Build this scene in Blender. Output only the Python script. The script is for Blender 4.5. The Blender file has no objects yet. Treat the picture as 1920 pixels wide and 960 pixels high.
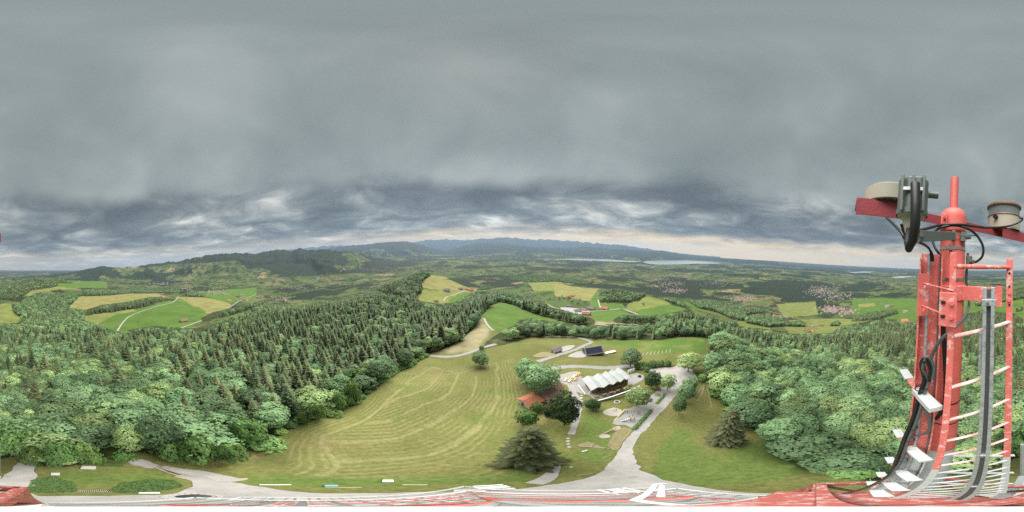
import bpy, bmesh, math, random
import numpy as np
from mathutils import Vector, Matrix, geometry as mgeo

random.seed(7); rng = np.random.default_rng(7)
sc = bpy.context.scene
C = sc.collection
RAD = math.radians
TILT = RAD(4.0)          # the 360 degree camera leans 4 degrees towards the valley

# ------------------------------------------------------------------ camera
cam = bpy.data.cameras.new('camera'); camo = bpy.data.objects.new('camera', cam)
C.objects.link(camo)
cam.type = 'PANO'
try:
    cam.panorama_type = 'EQUIRECTANGULAR'
except Exception:
    cam.cycles.panorama_type = 'EQUIRECTANGULAR'
camo.location = (0, 0, 0); camo.rotation_euler = (RAD(90) - TILT, 0, 0)
cam.clip_start = 0.005; cam.clip_end = 200000
sc.camera = camo
sc.render.engine = 'CYCLES'
sc.cycles.use_denoising = False
sc.cycles.max_bounces = 8; sc.cycles.diffuse_bounces = 5; sc.cycles.volume_bounces = 1
sc.cycles.transparent_max_bounces = 4
sc.view_settings.view_transform = 'Standard'; sc.view_settings.look = 'None'
sc.view_settings.gamma = 1.0; sc.view_settings.exposure = 2.3
sc.view_settings.use_curve_mapping = False

# ------------------------------------------------------------------ world
SUN_AZ = RAD(-15)      # compass azimuth measured from +Y towards +X
SUN_EL = RAD(63)
w = bpy.data.worlds.new('World'); sc.world = w; w.use_nodes = True
nt = w.node_tree; nt.nodes.clear()
def N(tree, t, **kw):
    n = tree.nodes.new(t)
    for k, v in kw.items(): setattr(n, k, v)
    return n
def M_(tree, op, a, b=None, c=None, clamp=False):
    n = tree.nodes.new('ShaderNodeMath'); n.operation = op; n.use_clamp = clamp
    for i, v in enumerate((a, b, c)):
        if v is None: continue
        if isinstance(v, (int, float)): n.inputs[i].default_value = v
        else: tree.links.new(v, n.inputs[i])
    return n.outputs[0]
def MIX(tree, f, a, b, blend='MIX'):
    n = tree.nodes.new('ShaderNodeMix'); n.data_type = 'RGBA'; n.blend_type = blend
    for s, v in ((n.inputs[0], f), (n.inputs[6], a), (n.inputs[7], b)):
        if isinstance(v, (int, float)): s.default_value = v
        elif isinstance(v, tuple): s.default_value = (v[0], v[1], v[2], 1)
        else: tree.links.new(v, s)
    return n.outputs[2]
def RAMP(tree, f, stops, interp='LINEAR'):
    n = tree.nodes.new('ShaderNodeValToRGB'); n.color_ramp.interpolation = interp
    e = n.color_ramp.elements
    while len(e) < len(stops): e.new(0.5)
    for k, (p, c) in enumerate(stops):
        e[k].position = p; e[k].color = (c[0], c[1], c[2], 1) if isinstance(c, tuple) else (c, c, c, 1)
    tree.links.new(f, n.inputs[0])
    return n.outputs[0]
def NOISE(tree, vec, scale, detail=4, rough=.5, dist=0., dim='3D'):
    n = tree.nodes.new('ShaderNodeTexNoise'); n.noise_dimensions = dim
    n.inputs['Scale'].default_value = scale; n.inputs['Detail'].default_value = detail
    n.inputs['Roughness'].default_value = rough; n.inputs['Distortion'].default_value = dist
    if vec is not None: tree.links.new(vec, n.inputs['Vector'])
    return n.outputs[0]
def MAPR(tree, v, a, b, c=0., d=1., smooth=True):
    n = tree.nodes.new('ShaderNodeMapRange'); n.interpolation_type = 'SMOOTHSTEP' if smooth else 'LINEAR'
    n.inputs[1].default_value = a; n.inputs[2].default_value = b
    n.inputs[3].default_value = c; n.inputs[4].default_value = d
    tree.links.new(v, n.inputs[0]); return n.outputs[0]
def build_sky():
    tc = N(nt, 'ShaderNodeTexCoord'); sep = N(nt, 'ShaderNodeSeparateXYZ')
    nt.links.new(tc.outputs['Generated'], sep.inputs[0])
    X, Y, Z = sep.outputs
    zc = M_(nt, 'MAXIMUM', Z, 0.0)
    den = M_(nt, 'ADD', zc, 0.11)
    cb = N(nt, 'ShaderNodeCombineXYZ')
    nt.links.new(M_(nt, 'DIVIDE', X, den), cb.inputs[0]); nt.links.new(M_(nt, 'DIVIDE', Y, den), cb.inputs[1])
    cb.inputs[2].default_value = 3.7
    P = cb.outputs[0]
    fine = NOISE(nt, P, 1.15, 9, .58, .5)
    big = NOISE(nt, P, .36, 3, .5, .3)
    f = M_(nt, 'ADD', M_(nt, 'MULTIPLY', fine, .56), M_(nt, 'MULTIPLY', big, .44))
    low = RAMP(nt, f, [(.38, (.056, .068, .072)), (.47, (.088, .104, .108)), (.53, (.14, .156, .156)), (.59, (.24, .25, .238)), (.68, (.46, .45, .41))])
    # the higher cloud base: a smooth grey deck
    soft = NOISE(nt, tc.outputs['Generated'], 1.7, 3, .5, .3)
    soft2 = NOISE(nt, P, .55, 3, .45, .2)
    fs = M_(nt, 'ADD', M_(nt, 'MULTIPLY', soft, .6), M_(nt, 'MULTIPLY', soft2, .4))
    high = RAMP(nt, fs, [(.34, (.108, .128, .124)), (.5, (.146, .168, .163)), (.64, (.200, .222, .215))])
    k = MAPR(nt, M_(nt, 'ADD', Z, M_(nt, 'MULTIPLY', M_(nt, 'SUBTRACT', soft, .5), .25)), .34, .46)
    col = MIX(nt, k, low, high)
    # clear strip of evening light under the cloud base, brightest over the lake
    nrm = N(nt, 'ShaderNodeVectorMath', operation='DOT_PRODUCT')
    nt.links.new(tc.outputs['Generated'], nrm.inputs[0]); a = RAD(58); nrm.inputs[1].default_value = (math.sin(a), math.cos(a), 0)
    dirw = MAPR(nt, nrm.outputs['Value'], -1.0, 1.0, .35, 1.0)
    streak = NOISE(nt, P, .9, 5, .55, .2)
    band = M_(nt, 'MULTIPLY', MAPR(nt, M_(nt, 'ADD', Z, M_(nt, 'MULTIPLY', M_(nt, 'SUBTRACT', streak, .5), .11)), .02, .13, 1., 0.), dirw)
    col = MIX(nt, M_(nt, 'MULTIPLY', band, .85), col, (.74, .54, .27))
    sky = N(nt, 'ShaderNodeTexSky'); sky.sky_type = 'NISHITA'; sky.sun_disc = False
    sky.sun_elevation = SUN_EL; sky.sun_rotation = SUN_AZ
    skys = N(nt, 'ShaderNodeVectorMath', operation='SCALE'); nt.links.new(sky.outputs[0], skys.inputs[0]); skys.inputs['Scale'].default_value = .05
    col = MIX(nt, .94, skys.outputs[0], col)
    bg = N(nt, 'ShaderNodeBackground'); nt.links.new(col, bg.inputs[0]); bg.inputs[1].default_value = .42
    out = N(nt, 'ShaderNodeOutputWorld'); nt.links.new(bg.outputs[0], out.inputs[0])
build_sky()

sun = bpy.data.lights.new('sun', 'SUN'); sun.energy = 1.5; sun.angle = RAD(60); sun.color = (1.0, .96, .90)
suno = bpy.data.objects.new('sun', sun); C.objects.link(suno)
sd = Vector((math.sin(SUN_AZ) * math.cos(SUN_EL), math.cos(SUN_AZ) * math.cos(SUN_EL), math.sin(SUN_EL)))
suno.rotation_euler = sd.to_track_quat('Z', 'Y').to_euler(); suno.location = (0, 0, 40)

# ================================================================== MATH
PW, PH = 1920., 960.
def p2d(x, y):
    a = (np.asarray(x, float) / PW - .5) * 2 * np.pi; e = (.5 - np.asarray(y, float) / PH) * np.pi
    cx = np.sin(a) * np.cos(e); cy = np.cos(a) * np.cos(e); cz = np.sin(e)
    c, s = math.cos(TILT), math.sin(TILT)
    return cx, cy * c + cz * s, -cy * s + cz * c
def d2p(x, y, z):
    c, s = math.cos(TILT), math.sin(TILT)
    cy = y * c - z * s; cz = y * s + z * c; cx = x
    n = np.sqrt(cx * cx + cy * cy + cz * cz) + 1e-12
    return (np.arctan2(cx, cy) / (2 * np.pi) + .5) * PW, (.5 - np.arcsin(np.clip(cz / n, -1, 1)) / np.pi) * PH
def fade(t): return t * t * t * (t * (t * 6 - 15) + 10)
_perm = rng.permutation(4096)
def vnoise(x, y):                      # value noise, -1..1
    xi = np.floor(x).astype(np.int64); yi = np.floor(y).astype(np.int64); xf = fade(x - xi); yf = fade(y - yi)
    def h(a, b): return _perm[(a * 7 + _perm[b & 4095]) & 4095] / 2047.5 - 1
    return (h(xi, yi) * (1 - xf) + h(xi + 1, yi) * xf) * (1 - yf) + (h(xi, yi + 1) * (1 - xf) + h(xi + 1, yi + 1) * xf) * yf
def fbm(x, y, o=5, g=.5):
    s = 0; a = 1; n = 0
    for i in range(o):
        s = s + a * vnoise(x * 2 ** i + 17.3 * i, y * 2 ** i - 9.1 * i); n += a; a *= g
    return s / n
# ground control points: photo column, photo row, distance (m), height of what stands there (m)
CP = [
 (0,700,85,18),(0,640,190,20),(0,612,340,20),(0,600,420,0),(0,575,640,0),(0,560,850,0),(0,545,1100,0),(0,530,1500,20),(0,533,3000,0),(0,524,6000,0),(0,515,11000,0),(0,509,22000,0),(0,507,32000,0),
 (60,520,1500,20),(60,540,2500,0),
 (120,700,80,18),(120,640,170,20),(120,600,400,20),(120,580,600,20),(120,550,900,20),(120,532,1900,0),(120,524,3500,0),(120,517,8000,0),(120,510,15000,0),(120,507,32000,0),(100,520,1700,20),(100,533,2600,0),
 (240,850,26,0),(240,760,38,18),(240,700,75,18),(240,650,130,20),(240,628,220,20),(240,618,330,0),(240,590,500,0),(240,565,750,0),(270,550,1000,0),(240,549,1500,18),(240,545,2200,0),(240,531,3600,0),(240,517,6000,0),(240,508,8000,0),(240,512,12000,0),(240,506,32000,0),
 (360,860,25,0),(360,760,38,18),(360,690,75,18),(360,650,130,20),(360,622,230,20),(345,603,390,0),(360,580,600,0),(380,562,900,0),(370,549,1400,0),(360,541,2300,0),(360,530,3300,0),(360,521,4200,0),(360,505,5200,0),(360,498,6500,0),(360,500,9000,0),(360,500,15000,0),(360,498,32000,0),
 (480,855,24,0),(480,760,42,18),(480,690,80,20),(480,640,140,22),(480,603,230,22),(480,587,330,22),(480,590,420,0),(480,572,700,0),(480,548,1700,0),(480,536,2400,0),(480,521,3400,0),(480,503,4200,0),(480,490,5500,0),(480,489,8000,0),(480,486,15000,0),(480,484,32000,0),
 (600,785,37,0),(600,700,75,22),(600,650,120,24),(600,602,210,25),(600,568,330,25),(600,565,430,22),(600,590,900,0),(600,548,1700,0),(600,531,2500,0),(600,516,3500,0),(600,501,4300,0),(600,486,5500,0),(600,485,8000,0),(600,480,15000,0),(600,476,32000,0),
 (720,712,60,0),(720,650,95,22),(720,602,160,25),(720,573,260,25),(720,556,420,0),(720,547,480,22),(720,530,620,22),(720,548,1200,0),(720,525,2200,0),(720,508,3500,0),(720,501,4500,0),(720,492,6000,0),(720,483,9000,0),(720,479,13000,0),(720,472,32000,0),
 (785,516,700,0),(800,514,740,0),(800,540,1300,0),
 (842,667,95,0),(840,690,76,0),(840,740,50,0),(870,632,132,0),(905,597,195,0),(840,600,180,22),(830,578,330,20),(820,566,420,0),(838,549,520,0),(840,532,620,0),(835,519,700,0),(840,540,1200,0),(840,520,2300,0),(840,506,3500,0),(840,494,5500,0),(840,484,9000,0),(840,477,14000,0),(840,469,32000,0),
 (960,740,48,0),(960,690,72,0),(960,650,110,0),(960,632,140,0),(960,605,210,0),(935,569,330,0),(960,557,420,20),(960,547,480,20),(960,565,900,0),(960,532,1700,0),(960,516,2700,0),(960,502,4000,0),(960,490,6500,0),(960,482,9500,0),(960,477,13000,0),(960,467,32000,0),
 (1080,740,48,0),(1080,700,63,0),(1080,660,98,0),(1110,655,108,0),(1080,640,130,0),(1080,613,215,0),(1060,606,250,0),(1080,590,340,0),(1100,578,430,0),(1050,566,520,0),(1080,556,650,0),(1040,541,900,0),(1000,532,1300,0),(1080,526,1900,0),(1080,513,3200,0),(1080,501,5000,0),(1080,493.5,7000,0),(1080,486,9500,0),(1080,481,13000,0),(1080,470,32000,0),
 (1200,770,42,0),(1200,740,52,0),(1200,690,82,0),(1200,660,105,0),(1200,640,130,0),(1200,613,200,0),(1180,606,240,0),(1180,584,420,0),(1200,571,480,0),(1215,555,560,0),(1180,551,560,20),(1160,538,650,20),(1200,562,1000,0),(1200,546,1500,0),(1200,531,2400,0),(1200,516,3600,0),(1200,504,5500,0),(1200,496,7500,0),(1200,485,13000,0),(1200,475,32000,0),
 (1320,740,60,0),(1320,690,80,0),(1320,635,125,0),(1320,610,210,16),(1290,579,420,0),(1250,571,480,0),(1310,583,450,0),(1320,578,800,0),(1340,567,1100,0),(1320,551,1900,0),(1320,536,2700,0),(1320,516,4300,0),(1320,506,6500,0),(1320,498.5,9000,0),(1320,491,14000,0),(1320,483,32000,0),
 (1440,820,33,0),(1440,740,55,18),(1440,690,90,18),(1440,650,150,20),(1440,622,250,22),(1440,607,600,0),(1440,590,900,0),(1440,575,1300,0),(1440,555,1900,0),(1440,535,3000,0),(1440,515,5000,0),(1440,503,9000,0),(1440,495,16000,0),(1440,489,32000,0),
 (1560,880,26,0),(1560,740,60,18),(1560,680,110,18),(1560,640,200,20),(1560,628,300,22),(1560,620,650,0),(1560,600,950,0),(1560,580,1250,0),(1560,560,2200,0),(1560,545,3200,0),(1560,525,5000,0),(1560,511,9000,0),(1560,502,18000,0),(1560,497,32000,0),
 (1680,900,25,0),(1680,740,55,18),(1680,680,100,20),(1680,632,240,22),(1680,611,400,22),(1680,605,520,0),(1680,590,750,0),(1650,600,560,0),(1680,565,1300,0),(1680,545,2500,0),(1680,531,4500,0),(1680,516,9000,0),(1680,506,20000,0),(1680,503,32000,0),
 (1800,880,25,0),(1800,740,60,20),(1800,680,110,20),(1800,622,300,20),(1800,597,500,20),(1800,585,700,0),(1800,570,900,0),(1800,552,1400,0),(1800,537,2500,0),(1800,526,5000,0),(1800,516,10000,0),(1800,509,20000,0),(1800,507,32000,0),
]
KR = .75
def _embed(az, r): return np.stack([np.cos(az), np.sin(az), KR * np.log(np.maximum(r, 3.))], -1)
def build_rbf():
    az, rr, zz = [], [], []
    for x, y, r, h in CP:
        d = p2d(x, y); t = d[2] / math.hypot(d[0], d[1])
        az.append(math.atan2(d[0], d[1])); rr.append(r); zz.append(r * t - h)
    for k in range(16):
        for r, z in ((3, -60), (10, -60), (19, -60.3)):
            az.append(-math.pi + k * math.pi / 8); rr.append(r); zz.append(z)
    az, rr, zz = map(np.array, (az, rr, zz))
    Q = _embed(az, rr); n = len(Q)
    A = np.linalg.norm(Q[:, None] - Q[None], axis=-1)
    A[np.arange(n), np.arange(n)] -= .004
    A = np.block([[A, np.ones((n, 1))], [np.ones((1, n)), np.zeros((1, 1))]])
    return Q, np.linalg.solve(A, np.append(zz, 0.))
RQ, RW = build_rbf()
def rbf(az, r):
    E = _embed(az, r).astype(np.float32); Q = RQ.astype(np.float32); out = np.full(len(E), RW[-1], np.float32)
    e2 = (E * E).sum(1); q2 = (Q * Q).sum(1)
    for i in range(0, len(E), 40000):
        s = slice(i, i + 40000)
        D = np.sqrt(np.maximum(e2[s, None] + q2[None] - 2 * E[s] @ Q.T, 0))
        out[s] += D @ RW[:-1].astype(np.float32)
    return out.astype(float)
def crest(poly):
    """photo crest line -> tan(elevation) as a function of azimuth"""
    px = np.arange(poly[0][0], poly[-1][0] + 1, 2.); py = np.interp(px, [p[0] for p in poly], [p[1] for p in poly])
    d = p2d(px, py); return np.arctan2(d[0], d[1]), d[2] / np.hypot(d[0], d[1])
# hill and mountain ranges: crest line in the photo, crest distance, width of the slope towards us, roughness
RANGES = [
 ([(90,517),(120,513),(160,506),(195,499),(215,502),(250,501),(270,498),(285,495),(300,495),(315,490),(330,492),(350,487),(370,483),(400,477),(430,476),(460,475),(480,476),(500,472),(520,468),(545,471),(560,466),(585,470),(605,468),(640,471),(675,474),(692,479),(715,487),(740,497)], 5600, 2500, .10),
 ([(520,478),(560,472),(620,465),(660,460),(690,458),(725,454),(762,452),(790,459),(830,470),(850,478)], 15500, 5000, .07),
 ([(800,480),(840,470),(872,459),(910,455),(960,459),(1010,464),(1060,465),(1100,463),(1150,467),(1215,471),(1235,470),(1290,478),(1330,483),(1400,487),(1460,491)], 17000, 5200, .06),
 ([(480,474),(560,466),(600,462),(640,460),(700,459),(760,456),(800,450),(835,448),(870,451),(900,448),(935,445),(965,446),(1000,449),(1040,449),(1080,453),(1120,456),(1180,461),(1240,470),(1300,479),(1350,485)], 28500, 6000, .06),
]
NA, NR0, RMAX = 1200, 560, 33000.
AZ = np.linspace(-np.pi, np.pi, NA, endpoint=False)
RR = np.concatenate([np.linspace(1.2, 20, 32, endpoint=False), np.geomspace(20, RMAX, NR0 - 32)])
NR = len(RR)
GA, GR = np.meshgrid(AZ, RR)                       # NR x NA
GX, GY = np.sin(GA) * GR, np.cos(GA) * GR
LAKE_Z = -765.
def build_heights():
    z = rbf(GA.ravel(), GR.ravel()).reshape(GA.shape)
    k = np.clip((GR - 60) / 400, 0, 1)
    z += k * (.012 * np.minimum(GR, 4000)) * fbm(GX / 420, GY / 420, 4) * np.clip((GR - 500) / 1500, .15, 1)
    z += .5 * np.clip((GR - 15) / 60, 0, 1) * fbm(GX / 22, GY / 22, 3)
    for pl, rc, wd, rough in RANGES:
        ca, ct = crest(pl)
        t = np.interp(GA, ca, ct, left=-9, right=-9)
        jag = fbm(GA * 40 + rc, np.full_like(GA, rc * .01), 5, .62) * (.0085 if rc > 20000 else .0038 if rc > 9000 else .0080)
        rcv = rc * (1 + .06 * np.sin(GA * 9 + rc))
        u = (rcv - GR) / wd                          # 0 at the crest, 1 at the foot
        zc = rcv * (t + jag * np.clip(1 - 3.5 * np.abs(u), 0, 1))
        rid = 1 - np.abs(fbm(GX / (wd * .42), GY / (wd * .42), 5, .55))
        prof = np.where(u >= 0, 1 - u, 1 + u * .8)
        foot = -620 if rc < 10000 else -760
        zz = foot + (zc - foot) * np.clip(prof, 0, 1) ** .85
        zz -= (zc - foot) * rough * 5 * np.clip(u, 0, 1) * (1 - rid) * 1.6
        zz = np.where((t > -5) & (prof > 0), zz, -1e5)
        z = np.maximum(z, zz)
    return z
GZ = build_heights()
# ---- photo polygons
def inpoly(px, py, poly):
    px = np.asarray(px, float); py = np.asarray(py, float)
    P = np.array(poly, float); x0, y0 = P.min(0); x1, y1 = P.max(0)
    res = np.zeros(px.shape, bool)
    m = (px >= x0) & (px <= x1) & (py >= y0) & (py <= y1)
    if not m.any(): return res
    X = px[m]; Y = py[m]; ins = np.zeros(X.shape, bool); j = len(P) - 1
    for i in range(len(P)):
        xi, yi = P[i]; xj, yj = P[j]
        if yi != yj: ins ^= ((yi > Y) != (yj > Y)) & (X < (xj - xi) * (Y - yi) / (yj - yi) + xi)
        j = i
    res[m] = ins; return res
LAKES = [[(1212,489.5),(1240,488.3),(1300,488),(1365,491.5),(1372,494),(1300,494.6),(1290,495.4),(1235,496.3),(1218,495),(1205,492)],
         [(1020,486.5),(1080,485),(1140,486.5),(1185,489.5),(1205,489.5),(1190,491.7),(1140,490.2),(1080,488),(1020,488)],
         [(1672,519.5),(1690,517.6),(1722,518),(1726,520.2),(1695,521.3),(1675,521.3)],
         [(1590,510.6),(1620,509),(1640,509.6),(1632,511.2),(1600,511.8)]]
PXg, PYg = d2p(GX, GY, GZ)
LAKEM = np.zeros(GZ.shape, bool)
for q in LAKES: LAKEM |= inpoly(PXg, PYg, q) & (GR > 5500)
GZ0 = GZ.copy()
def gz_at(x, y, G=None):
    G = GZ if G is None else G
    x = np.asarray(x, float); y = np.asarray(y, float)
    r = np.hypot(x, y); a = np.arctan2(x, y)
    fi = np.clip(np.interp(r, RR, np.arange(NR)), 0, NR - 1.001); i = fi.astype(int); fi = fi - i
    fj = (a + np.pi) / (2 * np.pi) * NA; j = np.floor(fj).astype(int); fj = fj - j; j0 = j % NA; j1 = (j + 1) % NA
    return (G[i, j0] * (1 - fj) + G[i, j1] * fj) * (1 - fi) + (G[i + 1, j0] * (1 - fj) + G[i + 1, j1] * fj) * fi
def p2g(x, y, rmin=0):
    """photo pixel -> point where its ray first meets the ground"""
    d = p2d(x, y); h = math.hypot(d[0], d[1]); ux, uy, t = d[0] / h, d[1] / h, d[2] / h
    zc = gz_at(ux * RR, uy * RR); f = zc - RR * t
    idx = np.where((f > 0) & (RR > rmin))[0]
    if len(idx) == 0: return None
    i = idx[0]
    if i == 0: r = RR[0]
    else:
        f0, f1 = f[i - 1], f[i]; k = 0 if f0 > 0 else -f0 / (f1 - f0); r = RR[i - 1] + (RR[i] - RR[i - 1]) * k
    return Vector((ux * r, uy * r, float(gz_at(ux * r, uy * r))))
def pR(x, y, R):
    d = p2d(x, y); h = math.hypot(d[0], d[1]); return Vector((d[0] / h * R, d[1] / h * R, d[2] / h * R))
def pZ(x, y, z):
    d = p2d(x, y); return Vector((d[0], d[1], d[2])) * (z / d[2])
def ang_w(P, wpx):                     # width in metres of wpx photo columns at point P, cross wise
    x, y = d2p(P.x, P.y, P.z)
    a = pR(float(x) - wpx / 2, float(y), 1.); b = pR(float(x) + wpx / 2, float(y), 1.)
    h = math.hypot(P.x, P.y)
    return 2 * h * math.tan(.5 * abs(((math.atan2(b.x, b.y) - math.atan2(a.x, a.y) + math.pi) % (2 * math.pi)) - math.pi))
# horizon of bare ground along each azimuth, for culling what nothing can show of
TANG = GZ / GR
HORI = np.maximum.accumulate(TANG, axis=0)
# ---- forest outlines in the photo: polygon, share of spruce, nearest and farthest distance
FOREST = [
 ('left', [(0,608),(28,606),(50,601),(30,590),(23,583),(26,574),(50,557),(80,546),(110,541),(150,540),(157,546),(143,560),(136,570),(118,577),(135,577),(160,581),(157,592),(158,601),(185,608),(212,622),(226,623),(258,615),(290,611),(340,615),(366,615),(392,610),(418,602),(440,592),(470,580),(482,573),(530,561),(580,553),(630,544),(665,534),(692,526),(730,519),(778,508),(806,510),(807,518),(795,525),(790,533),(794,541),(788,552),(778,559),(790,565),(818,569),(850,568),(870,557),(890,547),(912,544),(935,539),(962,539),(992,547),(1012,557),(1035,577),(1065,582),(1095,590),(1115,600),(1116,608),(1095,612),(1052,602),(1000,588),(960,571),(935,566),(920,574),(903,592),(895,606),(880,624),(862,640),(838,652),(812,660),(800,668),(770,685),(737,700),(722,712),(690,738),(670,757),(626,776),(576,791),(538,805),(509,829),(484,850),(470,858),(408,867),(350,868),(306,856),(248,846),(204,855),(175,868),(117,876),(58,873),(35,861),(52,850),(76,842),(80,800),(70,740),(64,740),(70,800),(66,838),(30,855),(0,861)], None, 14, 900),
 ('right', [(1335,640),(1345,625),(1372,606),(1390,612),(1440,618),(1477,626),(1560,625),(1580,611),(1635,604),(1650,598),(1682,599),(1690,611),(1722,601),(1760,597),(1815,590),(1840,582),(1902,588),(1920,600),(1920,858),(1890,862),(1800,880),(1720,893),(1644,903),(1586,896),(1525,878),(1484,855),(1440,811),(1397,800),(1375,770),(1354,747),(1330,738),(1330,700),(1328,660)], None, 14, 900),
 ('row', [(905,655),(912,640),(935,625),(960,612),(975,600),(1000,597),(1040,603),(1070,607),(1110,611),(1150,607),(1195,609),(1232,604),(1255,588),(1285,579),(1330,585),(1372,600),(1390,612),(1345,628),(1335,633),(1290,631),(1232,638),(1170,638),(1100,635),(1060,632),(1000,633),(970,640),(940,648)], .35, 100, 330),
 ('hill', [(1125,567),(1126,541),(1160,532),(1210,537),(1228,546),(1290,573),(1290,581),(1260,570),(1225,554),(1212,555),(1178,569),(1165,567)], .45, 350, 1000),
 ('hill', [(1148,601),(1155,596),(1170,590),(1200,592),(1240,590),(1290,580),(1300,583),(1240,607),(1190,608),(1155,606)], .4, 200, 700),
 ('strip', [(160,581),(190,572),(230,567),(280,557),(305,556),(305,563),(270,576),(220,584),(180,589),(160,592)], .9, 350, 1500),
 ('strip', [(150,541),(200,544),(245,542),(300,535),(335,539),(337,550),(300,549),(250,550),(205,554),(160,556)], .7, 700, 2600),
 ('strip', [(345,552),(350,547),(365,545),(385,552),(383,558),(350,556)], .5, 700, 2600),
 ('strip', [(376,597),(400,585),(440,576),(480,566),(500,559),(530,552),(482,577),(440,590),(415,595),(380,604)], .8, 250, 1200),
 ('dark', [(0,562),(0,534),(40,521),(60,514),(85,512),(105,519),(165,519),(197,530),(170,532),(108,531),(108,535),(100,539),(60,544),(50,551),(30,563)], .75, 700, 3000),
 ('far', [(1597,602),(1600,592),(1640,584),(1680,580),(1686,588),(1650,598),(1610,603)], .8, 400, 1500),
 ('far', [(1285,563),(1330,560),(1380,570),(1440,578),(1440,586),(1400,590),(1398,602),(1375,600),(1345,586),(1310,578)], .5, 500, 2500),
 ('far', [(1392,592),(1440,590),(1470,594),(1468,612),(1440,614),(1400,606)], .5, 400, 1500),
 ('far', [(1466,606),(1500,600),(1512,606),(1508,613),(1470,612)], .5, 400, 1500),
 ('far', [(1556,606),(1570,601),(1578,606),(1572,612),(1558,612)], .3, 400, 1500),
 ('far', [(1828,560),(1870,553),(1920,548),(1920,560),(1870,568),(1830,575)], .6, 600, 3000),
 ('far', [(1905,578),(1920,575),(1920,583),(1905,585)], .6, 400, 1500),
 ('far', [(560,512),(600,508),(650,514),(690,520),(660,528),(600,526),(565,522)], .6, 1000, 4000),
 ('far', [(482,568),(520,556),(560,545),(600,540),(600,545),(560,552),(520,562)], .7, 500, 2500),
 ('far', [(955,512),(1010,512),(1060,520),(1120,528),(1100,534),(1040,528),(990,530),(958,526)], .6, 900, 3500),
 ('far', [(830,524),(860,521),(900,530),(930,540),(905,545),(890,535),(860,526)], .7, 600, 1500),
]
NOFOREST = [[(733,529),(755,519),(780,510),(792,509),(784,517),(760,526),(740,529)], [(706,551),(735,552),(760,561),(765,567),(745,564),(720,558)],
            [(868,655),(880,630),(905,595),(925,618),(900,655)]]
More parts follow.
